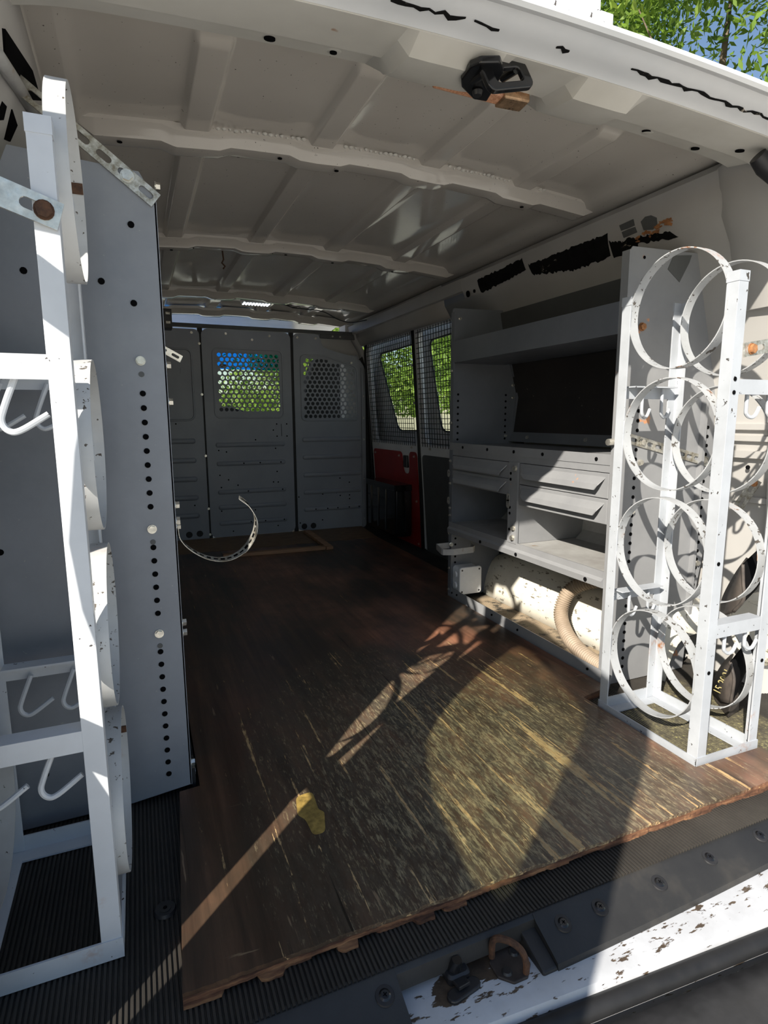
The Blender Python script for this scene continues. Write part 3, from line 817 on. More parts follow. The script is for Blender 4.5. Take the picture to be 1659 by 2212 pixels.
for (yy, zz) in ((2.955, .505), (3.16, .5), (3.53, .5), (2.955, .25), (2.96, .0), (3.53, .25)):
    hexbolt(MB(), (1.467 - .07 * zz, yy, zz), (-1, 0, -.07), .006, .006).build('panel_bolt', 'zinc', d1)
# rubber seals round the door opening
for (nm, pts) in (('door_seal', [(1.455, 3.615, -.05), (1.43, 3.615, .6), (1.395, 3.605, 1.13), (1.385, 3.57, 1.19), (1.38, 3.3, 1.205), (1.38, 2.5, 1.205), (1.385, 2.43, 1.18), (1.40, 2.42, 1.05)]), ('door_seal', [(1.466, 2.897, -.1), (1.432, 2.897, .6), (1.389, 2.897, 1.19)])):
    s_ = MB().tube(pts, .011, 8); s_.build(nm, 'seal', d1, smooth=True)
# rear left door, swung open behind the camera: it throws the window shaped light on the floor
DT = .05   # the leaf stands a little farther out
def dofn(y, z, d_): return (-.152 - .235 * (.6 - y) - d_ - 1.38 * DT, y - DT, z + 1.07 * DT)
dout = [(-.085, -.12), (.575, -.12), (.605, .127), (.682, .31), (.705, .42), (.738, .54), (.745, .62), (.732, .744), (.708, .88), (.70, .96), (.70, 1.03), (.67, 1.085), (.60, 1.10), (.02, 1.10), (-.07, 1.075), (-.085, 1.0)]
dwin = [(.092, .60), (.12, .555), (.20, .535), (.40, .527), (.50, .540), (.560, .556), (.592, .60), (.609, .68), (.609, .76), (.594, .872), (.575, .945), (.54, .988), (.47, 1.004), (.37, 1.003), (.213, .992), (.14, .982), (.108, .955), (.101, .90)]
d3 = struct(holed(dout, [dwin], dofn, .028).build('door_3', 'white'), 'white rear door with tinted window, swung open on the left')
mb = MB(); mb.loft([[dofn(y, z, k) for y, z in dwin] for k in (.010, .014)]); mb.build('window_pane', 'reartint', d3)
for z in (.36, .92):
    mb = MB(); mb.obox((-.155 - 1.38 * DT, .70 - DT, z + 1.07 * DT), (.014, 0, 0), (0, .055, 0), (0, 0, .028)); mb.build('hinge', 'white', d3, bevel=.006)

# ================================================================== BULKHEAD
bk = thing('bulkhead_partition', 'dark grey steel bulkhead with perforated windows closing the cargo bay', 'partition', (.64, 3.64, 0))
BY = 3.64
bf = lambda off=0.0: (lambda x, z, d_: (x, BY - off - d_, z))
def perforated(x0, x1, z0, z1, name, par, keep=None):
    px_, pz_, r = .031, .0266, .0117
    mb = MB(); n = 12; row = 0; z = z0
    while z <= z1 + 1e-6:
        x = x0 + (px_ / 2 if row % 2 else 0)
        while x <= x1 + 1e-6:
            solid_ = keep is not None and not keep(x, z)
            b = len(mb.v)
            if solid_:
                for k in range(6):
                    a = math.radians(30 + 60 * k); mb.v.append((x + math.cos(a) * px_ / math.sqrt(3), BY + .004, z + math.sin(a) * px_ / math.sqrt(3)))
                mb.f.append([b + k for k in range(6)])
            else:
                for k in range(n):
                    a = math.radians(30 * k); ro = px_ / 2 if k % 2 == 0 else px_ / math.sqrt(3)
                    if k % 2 == 0: ro = px_ / 2
                    mb.v.append((x + math.cos(a) * ro, BY + .004, z + math.sin(a) * ro * (1 if k % 2 == 0 else pz_ / (px_ * .866))))
                for dd in (.004, .006):
                    for k in range(n):
                        a = math.radians(30 * k); mb.v.append((x + math.cos(a) * r, BY + dd, z + math.sin(a) * r))
                for k in range(n):
                    q = (k + 1) % n
                    mb.f.append([b + k, b + q, b + n + q, b + n + k]); mb.f.append([b + n + k, b + n + q, b + 2 * n + q, b + 2 * n + k])
            x += px_
        z += pz_; row += 1
    return mb.build(name, 'bulkhead', par, kind='stuff')
def emboss(x0, x1, z, par):
    mb = MB(); rg = []
    for (ins, d_) in ((0, 0), (.004, .006), (.010, .009)):
        rg.append([(px, BY - d_, pz) for px, pz in rrect(x0 + ins, x1 - ins, z - .016 + ins, z + .016 - ins, max(.002, .014 - ins), 3)])
    mb.loft(rg); mb.build('pressed_rib', 'bulkhead', par, smooth='auto')
def bead(P, par, w=.006):
    n = len(P); c = (sum(p[0] for p in P) / n, sum(p[1] for p in P) / n); rings = []
    for i in range(n + 1):
        p = P[i % n]; a = P[i - 1 if i < n else n - 1]; b_ = P[(i + 1) % n]
        t_ = Vector((b_[0] - a[0], b_[1] - a[1])).normalized(); nn = Vector((t_.y, -t_.x))
        rings.append([(p[0] + nn.x * w, BY + .0005, p[1] + nn.y * w), (p[0] + nn.x * w * .4, BY - .006, p[1] + nn.y * w * .4), (p[0] - nn.x * w * .4, BY - .006, p[1] - nn.y * w * .4), (p[0] - nn.x * w, BY + .0005, p[1] - nn.y * w)])
    MB().loft(rings, caps=False).build('window_bead', 'bulkhead', par, smooth='auto')
# left fixed panel
pl_ = holed(rrect(-.20, .377, -.02, 1.231, .03), [], bf(0), -.003).build('left_panel', 'bulkhead', bk)
bead(rrect(-.06, .327, .711, 1.117, .035), pl_)
for z in (.589, .475, .363, .251, .142): emboss(-.06, .325, z, pl_)
# centre door panel
dwn = rrect(.467, .838, .742, 1.107, .012)
pd = holed(rrect(.387, .913, -.002, 1.236, .035), [dwn], bf(.002), -.003).build('door_panel', 'bulkhead', bk)
perforated(.483 - .031, .86, 1.0925 - .0266 * 14, 1.0925 + .0266, 'perforated_sheet', pd, lambda x, z: .472 < x < .842 and .755 < z < 1.1)
bead(rrect(.445, .858, .724, 1.128, .03), pd)
for z in (.562, .449, .276, .182, .083): emboss(.437, .862, z, pd)
mb = MB(); mb.box(.8405, .8425, BY - .004, BY, .61, .685); mb.build('latch_slot', 'hole', pd)
# right panel with the cut-away corner
rw = [(.975, .705), (1.354, .705), (1.344, 1.045), (1.122, 1.109), (.975, 1.107)]
rwi = [(.985, .718), (1.340, .718), (1.331, 1.035), (1.12, 1.098), (.985, 1.096)]
ro_ = roundpoly([(.931, 0.0), (1.405, -.012), (1.405, 1.04), (1.36, 1.10), (1.150, 1.15), (1.115, 1.17), (1.10, 1.238), (.931, 1.236)], .03)
pr_ = holed(ro_, [rwi], bf(.001), -.003).build('right_panel', 'bulkhead', bk)
perforated(.988 - .031, 1.37, .718 - .0133, 1.112, 'perforated_sheet', pr_, lambda x, z: .99 < x < 1.335 and z < 1.092 - max(0, (x - 1.12)) * .28)
bead(roundpoly(rw, .03), pr_)
for z in (.585, .473, .359, .247, .135): emboss(.972, 1.372, z, pr_)
mb = MB(); mb.loft([[(1.374, BY - d_, 0.0 if k == 0 else z_) for (k, z_, d_) in ((0, 0, .0), (0, 0, .016), (1, 1.04, .016), (1, 1.04, 0))], [(1.384, BY - d_, z_) for (z_, d_) in ((0, 0), (0, .016), (1.03, .016), (1.03, 0))]])
mb.build('edge_flange', 'bulkhead', pr_)
# frame rails between the panels, top rail, black holes, bolts
for x in (.382, .922):
    MB().box(x - .014, x + .014, BY + .008, BY + .03, -.02, 1.25).build('joint_post', 'seal', bk)
MB().box(.15, 1.33, BY - .004, BY + .03, 1.24, 1.262).build('top_rail', 'darkpanel', bk, bevel=.004)
MB().box(1.10, 1.37, BY - .006, BY + .02, 1.215, 1.242).build('top_rail', 'darkpanel', bk, bevel=.004)
MB().loft([[(x, BY + d_, z) for x, z in ((1.385, -.02), (1.56, -.02), (1.52, .80), (1.40, 1.12), (1.36, 1.09), (1.385, 1.04))] for d_ in (.010, .016)]).build('side_filler', 'seal', bk)
MB().loft([[(x, BY + d_, z) for x, z in ((1.09, 1.10), (1.42, 1.06), (1.36, 1.22), (1.09, 1.25))] for d_ in (.07, .076)]).build('pillar_trim', 'wallpaint', bk)
hl = [(.259, .028), (.32, .03), (.972, .026), (1.033, .026)]
for x, z in hl:
    mb = MB(); mb.cyl((x, BY - .003, z), (0, -1, 0), .019, .0035, 20, .017); mb.build('cable_grommet', 'seal', bk, smooth='auto')
dots = [(.455, .53), (.50, .52), (.80, .535), (.455, .38), (.505, .35), (.46, .305), (.56, .315), (.78, .325), (.81, .323), (.805, .39), (.455, .16), (.66, .155), (.81, .178), (.52, .03), (.80, .045),
        (.812, .685), (.875, .685), (.812, .61), (.875, .61), (.79, .648), (1.22, .33), (1.285, .30), (1.22, .24), (1.22, .215), (1.285, .215), (1.285, .19), (1.195, .235), (1.10, .23), (.94, .22), (1.095, .06), (.945, .05), (.22, .69), (.30, .205), (.335, .03), (.60, .449), (.70, .449), (.83, .449), (.62, .276), (.835, .277), (.63, .083), (.72, .083), (.84, .083), (1.05, .135), (1.13, .135), (1.2, .135), (1.28, .135), (1.35, .135), (.678, .59)]
discs([(x, BY - .0095 if min(abs(z - e) for e in (.449, .276, .083, .135)) < .004 else BY - .003, z) for x, z in dots], (0, -1, 0), .0045).build('bolt_hole', 'hole', bk, kind='stuff')
for x, z in ((.335, 1.21), (.527, 1.213), (.785, 1.212), (.958, 1.212), (1.075, 1.212), (1.185, 1.228), (1.235, 1.228), (.375, .86), (.378, .50), (.379, .18), (.38, .02), (1.382, .98), (1.388, .86), (1.388, .72), (1.388, .58), (1.386, .32), (1.386, .05), (1.31, 1.07), (.68, 1.185), (.375, 1.15)):
    hexbolt(MB(), (x, BY - .003, z), (0, -1, 0), .006, .006).build('panel_bolt', 'zinc', bk)

# ================================================================== FLOOR BOARDS
def board(name, outline, mat_, label, cat, layers=((0.0, -.0065, 'ply'), (-.0065, -.0125, 'plycore'), (-.0125, -.0178, 'plycore')), jag=True, seed=1):
    t_ = thing(name, label, cat, (outline[0][0], outline[0][1], -.018))
    for li, (z1, z0, m_) in enumerate(layers):
        rng = random.Random(seed + li); P = []
        for i, p in enumerate(outline):
            q = outline[(i + 1) % len(outline)]
            rear = jag and abs(p[1] - .683) < .02 and abs(q[1] - .683) < .02
            if rear:
                n = 260; off = 0.0; chip = 0.0; left = 0
                for k in range(n):
                    u = k / n
                    if left <= 0:
                        if li == 0: chip = rng.choice([0, 0, 0, .001, .002]); left = rng.randint(4, 14)
                        elif li == 1: chip = rng.choice([-.003, -.002, -.002, 0]); left = rng.randint(5, 16)
                        else: chip = rng.choice([-.010, -.007, -.004, 0, .004, .014, .02]) if u < .55 else rng.choice([-.002, 0, 0, .003]); left = rng.randint(3, 11)
                    left -= 1
                    off = off * .2 + chip * .8 + rng.uniform(-.0007, .0007)
                    P.append((p[0] + (q[0] - p[0]) * u, p[1] + (q[1] - p[1]) * u + off))
            else: P.append(p)
        nm = ('veneer_layer', 'core_layer', 'under_layer')[li] if len(layers) > 1 else 'panel'
        if m_ == 'ply': m_ = mat_
        holed(P, [], lambda x, y, d_, z0=z0: (x, y, z0 + d_), z1 - z0).build(nm, m_, t_)
    return t_
ply = board('plywood_sheet', [(.008, .683), (1.225, .683), (1.225, .772), (1.028, .775), (1.030, 1.11), (1.128, 1.13), (1.138, 2.06), (1.30, 2.09), (1.325, 3.238), (.085, 3.238), (.072, 1.118), (.033, 1.114)], 'ply', 'worn dark stained plywood sheet covering the cargo floor', 'plywood')
ys_ = MB(); P = roundpoly([(.238, 1.008), (.272, 1.012), (.268, .955), (.276, .945), (.262, .893), (.240, .893), (.238, .94), (.228, .955)], .012)
ys_.loft([[(x, y, z) for x, y in P] for z in (-.0002, .0006)]); ys_.build('paint_smear', 'stainyellow', ply, label='yellow smear of paint on the plywood')
board('plywood_offcut', [(.10, 3.246), (1.325, 3.246), (1.365, 3.625), (.10, 3.625)], 'ply2', 'swirly grained plywood strip on the floor against the bulkhead', 'plywood', ((0.0, -.0175, 'ply'),), False)
# loose battens
b1 = MB(); b1.obox((.655, 3.066, .009), (.275, -.013, 0), (.0009, .019, 0), (0, 0, .009)); o = b1.build('wooden_batten', 'batten', bevel=.002)
tag(o, 'long bare wood batten lying across the floor before the bulkhead', 'batten', 'loose battens')
b1 = MB(); b1.obox((.957, 3.29, .009), (.020, -.0005, 0), (.006, .262, 0), (0, 0, .009)); o = b1.build('wooden_batten', 'batten', bevel=.002)
tag(o, 'bare wood batten lying lengthwise from the bulkhead to the other batten', 'batten', 'loose battens')

# ================================================================== LEFT SHELF UNIT (end panel seen from behind)
ls = thing('shelf_unit', 'tall grey steel shelf unit on the left, seen from its end panel', 'shelving', (-.05, 1.14, -.018), 'shelf units')
LP = [(.058, 0.0), (.058, 1.085), (.034, 1.1285), (-.155, 1.140), (-.30, .80), (-.325, .5), (-.325, -.016), (-.05, -.012)]
po = holed(LP, [], lambda x, z, d_: (x, 1.13 + d_, z), .003).build('end_panel', 'grey', ls, bevel=.0008)
# folded front flange running into the unit
mb = MB(); mb.box(.055, .0585, 1.13, 1.165, 0.0, 1.085); mb.build('front_flange', 'grey', po)
LEFTHOLES = [(.016, 1.1298, 1.043), (-.036, 1.1298, .948), (.012, 1.1298, .916), (-.148, 1.1298, .955), (-.222, 1.1298, .635), (-.222, 1.1298, .50), (-.19, 1.1298, .085)]
hs = [(.0165, 1.1298, .764 - .0252 * k) for k in range(30) if k not in (9, 10, 17, 18)]
discs(hs, (0, -1, 0), .0052, .001).build('bolt_hole', 'hole', po, kind='stuff')
discs(LEFTHOLES, (0, -1, 0), .0055, .001).build('bolt_hole', 'hole', po, kind='stuff')
for z in (.82, .521, .321): hexbolt(MB(), (.0165, 1.1298, z), (0, -1, 0), .0068, .006).build('hex_bolt', 'zinc', po)
discs([(.0165, 1.1298, .797), (.0165, 1.1298, .497), (.0165, 1.1298, .297)], (0, -1, 0), .0048, .001).build('plug', 'darkpanel', po, kind='stuff')
for z in (1.115, .815, .75, .56, .52, .33, .31, .035, .015):
    mb = MB(); hexbolt(mb, (.058, 1.15, z), (1, 0, 0), .007, .009); mb.build('front_bolt', 'zinc', po)
# uprights and shelves behind the end panel
mb = MB(); mb.box(-.325, .058, 1.98, 1.983, -.016, 1.12); mb.build('end_panel', 'grey', ls)
for z in (.03, .32, .62, .93): MB().box(-.32, .055, 1.135, 1.98, z, z + .03).build('shelf', 'grey', ls, bevel=.002)
mb = MB(); mb.box(.059, .066, 1.135, 1.98, -.016, .03); mb.build('base_rail', 'black', ls)

# ================================================================== RIGHT SHELF UNIT
XF = 1.155
rs_ = thing('shelf_unit', 'wide grey steel shelf unit with drawers along the right wall', 'shelving', (1.3, 1.6, -.018), 'shelf units')
def end_outline(zb=-.016): return [(XF, zb), (1.45, zb), (1.455, .06), (1.508, .40), (1.508, .60), (1.488, .81), (1.385, 1.141), (XF + .006, 1.136), (XF, 1.128)]
cut = [(1.283, 1.090), (1.363, 1.094), (1.324, 1.064), (1.318, 1.060)]
pn = holed(end_outline(), [], lambda x, z, d_: (x, 1.165 + d_, z), .003).build('end_panel', 'greylight', rs_, bevel=.0006)
mb = MB(); mb.box(XF - .003, XF, 1.165, 1.190, -.016, 1.128); mb.build('front_flange', 'greylight', pn)
mb = MB(); mb.box(1.442, 1.452, 1.150, 1.165, .06, .80); mb.build('back_flange', 'greylight', pn)
mb = MB(); mb.loft([[(x, 1.165 - d_, z) for x, z in ((1.281, 1.092), (1.298, 1.127), (1.362, 1.134), (1.355, 1.115), (1.325, 1.064))] for d_ in (0, .0012)])
mb.build('cable_cutout', 'darkpanel', pn, label='dark five sided opening in the panel')
hp_ = [(1.213, 1.1648, .735 - .0252 * k) for k in range(29)] + [(1.474 - max(0, .35 - (.69 - .0252 * k)) * .05, 1.1648, .69 - .0252 * k) for k in range(28)]
discs(hp_, (0, -1, 0), .005, .001).build('bolt_hole', 'hole', pn, kind='stuff')
discs([(1.20, 1.1648, 1.113)], (0, -1, 0), .004, .001).build('bolt_hole', 'hole', pn, kind='stuff')
hexbolt(MB(), (1.206, 1.1648, .946), (0, -1, 0), .009, .008).build('hex_bolt', 'rustbolt', pn, label='rusty hex bolt')
for (x, z) in ((1.23, .60), (1.474, .30), (1.21, .47)): hexbolt(MB(), (x, 1.1648, z), (0, -1, 0), .007, .007).build('hex_bolt', 'zinc', pn)
mb = MB(); mb.cyl((XF - .003, 1.18, .655), (-1, 0, 0), .009, .022, 8); mb.build('front_bolt', 'zinc', pn, smooth='auto')
# far end panel
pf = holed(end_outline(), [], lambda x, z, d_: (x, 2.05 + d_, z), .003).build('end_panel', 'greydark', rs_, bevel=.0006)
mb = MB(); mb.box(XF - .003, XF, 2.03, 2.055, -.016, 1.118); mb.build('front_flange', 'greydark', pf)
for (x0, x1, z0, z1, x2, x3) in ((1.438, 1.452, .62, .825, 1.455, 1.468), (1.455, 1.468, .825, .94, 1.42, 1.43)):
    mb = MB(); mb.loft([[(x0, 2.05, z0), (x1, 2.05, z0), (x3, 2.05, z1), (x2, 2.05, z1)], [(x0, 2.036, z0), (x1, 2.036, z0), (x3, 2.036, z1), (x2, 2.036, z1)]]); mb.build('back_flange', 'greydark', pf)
discs([(1.184, 2.0497, .81 - .0252 * k) for k in range(9)] + [(1.408, 2.0497, .81 - .0252 * k) for k in range(8)] + [(1.182, 2.0497, .255 - .0252 * k) for k in range(6)] + [(1.40, 2.0497, .20 - .0252 * k) for k in range(3)], (0, -1, 0), .0045, .001).build('bolt_hole', 'hole', pf, kind='stuff')
for (x, z) in ((1.44, .85), (1.442, .80), (1.41, .645), (1.187, 1.098)): hexbolt(MB(), (x, 2.0497, z), (0, -1, 0), .005, .008).build('hex_bolt', 'zinc', pf)
# upper shelf with deep lip
us = MB(); us.box(XF - .004, XF, 1.19, 2.05, .929, 1.009); us.box(XF - .001, 1.40, 1.168, 2.05, .929, .932); us.loft([[(XF, y, 1.009), (XF + .012, y, 1.009), (XF + .012, y, 1.006), (XF, y, 1.006)] for y in (1.19, 2.05)])
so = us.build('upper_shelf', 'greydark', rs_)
bb = MB(); bb.loft([[(1.372, y, 1.13), (1.38, y, 1.13), (1.42, y, .932), (1.412, y, .932)] for y in (1.17, 2.05)]); bb.build('shelf_back', 'darkpanel', rs_)
bb = MB(); bb.loft([[(1.424, y, .932), (1.432, y, .932), (1.470, y, .80), (1.445, y, .625), (1.437, y, .625), (1.460, y, .80)] for y in (1.17, 2.046)]); bb.build('back_board', 'backboard', rs_, label='black back board behind the counter')
mb = MB(); mb.loft([[(1.425, y, .622), (1.445, y, .622), (1.445, y, .66), (1.441, y, .66)] for y in (1.17, 2.046)]); mb.build('counter_upstand', 'greydark', rs_)
for y in (1.93, 1.60, 1.33): mb = MB(); hexbolt(mb, (1.436, y, .64), (-1, 0, .2), .007, .008); mb.build('upstand_bolt', 'zinc', rs_)
# counter tray with front apron
mb = MB(); mb.box(XF, 1.445, 1.168, 2.05, .610, .614); mb.box(XF - .004, XF, 1.19, 2.05, .593, .622); mb.box(XF - .002, XF + .002, 1.19, 2.05, .573, .593); mb.build('counter', 'greylight', rs_)
discs([(XF - .0042, y, .607) for y in (1.95, 1.78, 1.62, 1.47, 1.24)], (-1, 0, 0), .0055, .0015).build('bolt_hole', 'hole', rs_, kind='stuff')
# drawer bodies: two columns of two
def drawer(y0, y1, z0, z1, tall):
    mb = MB(); mb.box(XF, 1.43, y0, y1, z0, z1); mb.box(XF - .003, XF, y0, y1, z0 - .002, z1)
    d_ = mb.build('drawer', 'greylight', rs_, bevel=.0015)
    # folded full width pull: slopes out and ends in angled ears
    zt = z1 - .010; k = MB(); w_ = y1 - y0
    k.loft([[(XF - .003, y0 + .012, zt), (XF - .003, y1 - .012, zt), (XF - .003, y1 - .012, zt - .003), (XF - .003, y0 + .012, zt - .003)],
            [(XF - .020, y0 + .022, zt - .020), (XF - .020, y1 - .03, zt - .020), (XF - .021, y1 - .03, zt - .024), (XF - .021, y0 + .022, zt - .024)],
            [(XF - .024, y0 + .032, zt - .036), (XF - .024, y1 - .05, zt - .036), (XF - .021, y1 - .05, zt - .036), (XF - .021, y0 + .032, zt - .036)]])
    k.build('drawer_pull', 'greylight', d_)
    return d_
drawer(1.648, 2.028, .518, .571, 0); drawer(1.648, 2.028, .462, .515, 0)
drawer(1.192, 1.585, .505, .571, 0); drawer(1.192, 1.585, .435, .501, 0)
# divider between the columns with bolts and brackets
mb = MB(); mb.box(XF - .006, XF + .003, 1.592, 1.642, .300, .573); mb.box(XF, 1.44, 1.596, 1.600, .30, .61); dv = mb.build('divider', 'greylight', rs_)
for z in (.553, .352): mb = MB(); hexbolt(mb, (XF - .006, 1.606, z), (-1, 0, 0), .0085, .007); mb.build('hex_bolt', 'zinc', dv)
mb = MB(); hexbolt(mb, (XF - .006, 1.61, .318), (-1, 0, 0), .009, .007); mb.build('hex_bolt', 'zinc', dv)
discs([(XF - .0062, 1.630, z) for z in (.535, .515, .42, .40, .345)], (-1, 0, 0), .005, .001).build('bolt_hole', 'hole', dv, kind='stuff')
for z in (.452, .432):
    mb = holed(slot(1.635, z, .012, .009, 1.5708), [circ(1.635, z + .004, .004, 8)], lambda y, z_, d_: (XF - .010 - d_, y, z_), .002); mb.build('bracket_tab', 'zinc', dv)
for z in (.50, .39):
    mb = holed(slot(2.045, z, .012, .009, 1.5708), [circ(2.045, z + .004, .004, 8)], lambda y, z_, d_: (XF - .010 - d_, y, z_), .002); mb.build('bracket_tab', 'zinc', pf)
for z in (.90, .70, .55, .46, .36, .33, .255, .11, .02):
    mb = MB(); hexbolt(mb, (XF - .003, 2.044, z), (-1, 0, 0), .0045, .006); mb.build('front_bolt', 'zinc', pf)
# lower shelf
mb = MB(); mb.box(XF, 1.44, 1.168, 2.05, .296, .299); lo = mb.build('lower_shelf', 'shelfdirty', rs_)
mb = MB(); mb.box(XF - .004, XF, 1.19, 2.05, .256, .303); mb.loft([[(XF - .012, y, .276), (XF - .004, y, .284), (XF - .004, y, .256), (XF - .010, y, .258)] for y in (1.19, 2.05)]); mb.build('shelf_lip', 'greylight', lo)
discs([(XF - .0122, y, .268) for y in (1.80, 1.58, 1.25)], (-1, 0, 0), .006, .002).build('bolt_hole', 'hole', lo, kind='stuff')
mb = MB(); mb.loft([[(1.43, y, .30), (1.44, y, .30), (1.455, y, .44), (1.445, y, .44)] for y in (1.17, 2.05)]); mb.build('shelf_back', 'shelfdirty', rs_)
for (y0, y1) in ((1.17, 1.59), (1.60, 2.048)):
    mb = MB(); mb.loft([[(1.40, y, .299), (1.445, y, .299), (1.445, y, .335), (1.44, y, .335)] for y in (y0, y1)]); mb.build('back_lip', 'shelfdirty', rs_)
# base rail
mb = MB(); mb.loft([[(1.142 + k, y, -.017), (1.148 + k, y, -.017), (1.156 + k, y, .026), (1.151 + k, y, .028)] for y, k in ((1.135, -.008), (2.05, .006))]); br = mb.build('base_rail', 'greylight', rs_)
for (y, z) in ((1.98, .012), (1.72, .012), (1.56, .010), (1.22, .012), (2.02, .010)): discs([(1.143 + (y - 1.135) * .0153, y, z)], (-1, 0, .1), .004, .006).build('bolt_hole', 'hole', br, kind='stuff')

# things in and on the right shelf unit
# white wheel arch
wa = MB(); rings = []
Y0, Y1 = 1.12, 2.19
for i, y in enumerate(lin(Y0, Y1, 30)):
    u = (y - Y0) / (Y1 - Y0)
    e = 1.0
    if y > 1.90: e = math.sqrt(max(0.0, 1 - ((y - 1.90) / .292) ** 2))
    if y < 1.20: e = .6 + .4 * math.sqrt(max(0.0, 1 - ((1.20 - y) / .081) ** 2))
    H = .200 * e + .002
    prof_ = []
    for k in range(13):
        a = k / 12
        if a < .5: q = a / .5; xx = 1.318 + .075 * q ** 1.6 + (1 - e) * .04 ; zz = -.02 + H * (math.sin(q * math.pi / 2) ** 1.1) * .92
        else: q = (a - .5) / .5; xx = 1.393 + .13 * q + (1 - e) * .04 * (1 - q); zz = -.02 + H * (.92 + .08 * q)
        prof_.append((xx, y, zz))
    rings.append(prof_)
wa.loft(rings, closed=False, caps=False)
wo = wa.build('wheel_arch', 'arch', smooth=True, solid=.003)
tag(wo, 'scratched white wheel arch under the right shelf unit', 'wheel arch')
wo['kind'] = 'structure'
del wo['category']
# corrugated hose
def spline(P, n):
    out = []; P = [Vector(p) for p in P]; P = [P[0] * 2 - P[1]] + P + [P[-1] * 2 - P[-2]]
    for i in range(1, len(P) - 2):
        for k in range(n):
            t_ = k / n; a, b, c, d_ = P[i - 1], P[i], P[i + 1], P[i + 2]
            out.append(0.5 * ((2 * b) + (c - a) * t_ + (2 * a - 5 * b + 4 * c - d_) * t_ * t_ + (3 * b - a - 3 * c + d_) * t_ ** 3))
    out.append(P[-2]); return out
hp3 = spline([(1.185, 1.172, .010), (1.188, 1.235, .014), (1.205, 1.33, .018), (1.238, 1.43, .036), (1.262, 1.485, .085), (1.292, 1.478, .155), (1.34, 1.42, .195), (1.38, 1.33, .205), (1.40, 1.20, .205)], 60)
ho = MB().tube(hp3, [.0215 + (.0020, .0022, .0016, -.0018, -.0026, -.0012)[i % 6] for i in range(len(hp3))], 14)
o = ho.build('corrugated_hose', 'hose', smooth=True)
tag(o, 'tan corrugated hose curling over the white wheel arch', 'hose')
# white junction box on the far end panel
jb = thing('junction_box', 'white plastic junction box fixed low on the far shelf end panel', 'box', (1.20, 2.03, .02))
mb = MB(); mb.loft([[(x, y, z) for x, z in rrect(1.172 + i_, 1.272 - i_, .008 + i_, .118 - i_, .014)] for y, i_ in ((2.049, 0), (2.005, .004), (2.000, .012))]); mb.build('body', 'whiteplastic', jb, smooth='auto')
mb = MB(); mb.loft([[(x, y, z) for x, z in rrect(1.17, 1.274, .006, .120, .012)] for y in (2.004, 1.990)]); lid = mb.build('lid', 'whiteplastic', jb, smooth='auto', bevel=.003)
for x, z in ((1.182, .018), (1.262, .018), (1.182, .108), (1.262, .108)): MB().cyl((x, 1.9905, z), (0, -1, 0), .004, .0012, 10).build('screw', 'black', lid)
for z in (.04, .085): MB().cyl((1.1725, 2.025, z), (-1, 0, 0), .014, .006, 14, .012).build('knockout', 'whiteplastic', jb, smooth='auto')
# small steel holder bracket
hb = thing('bracket', 'scuffed steel holder bracket sticking out from the far shelf end panel', 'bracket', (1.15, 2.0, .2))
pts = [(1.150, 2.043, .205), (1.095, 2.05, .203), (1.083, 1.985, .198), (1.085, 1.975, .197), (1.12, 1.955, .198), (1.20, 1.94, .204), (1.215, 1.955, .206), (1.217, 1.985, .212)]
mb = MB(); mb.strip(pts, (0, 0, 1), .024, .0025); mb.build('bent_strap', 'shelfdirty', hb)
mb = MB(); hexbolt(mb, (1.150, 2.028, .212), (-.3, -1, 0), .007, .012); mb.build('bolt', 'zinc', hb)
# black bin on the red door panel
bn = thing('storage_bin', 'black plastic bin hung on the red door panel', 'bin', (1.40, 3.3, .1))
mb = MB(); mb.loft([[(x, y, z) for x, y in rrect(1.345 + i_, 1.452, 3.02 + i_, 3.46 - i_, .012)] for z, i_ in ((.035, .010), (.06, 0), (.325, 0), (.335, .006))]); bo_ = mb.build('body', 'blackgloss', bn, smooth='auto')
mb = MB(); mb.loft([[(x, y, z) for x, y in rrect(1.338, 1.452, 3.01, 3.47, .012)] for z in (.305, .34)]); mb.build('lid', 'blackgloss', bn, bevel=.003)
for y in (3.16, 3.28, 3.40): MB().box(1.339, 1.347, y - .006, y + .006, .06, .305).build('rib', 'blackgloss', bn, bevel=.002)
# rubber plug on the mat
pg = thing('rubber_plug', 'black rubber plug on the ribbed mat beside the plywood corner', 'plug', (-.006, .848, -.018))
mb = MB(); mb.cyl((-.006, .848, -.0185), (0, 0, 1), .0165, .005, 28, .0145); pb = mb.build('rim', 'black', pg, smooth='auto')
mb = MB(); mb.cyl((-.006, .848, -.0135), (0, 0, 1), .009, .001, 20); mb.build('dish', 'sill', pg)
mb = MB(); mb.cyl((-.006, .848, -.0126), (0, 0, 1), .003, .0006, 12); mb.build('centre_hole', 'hole', pg)

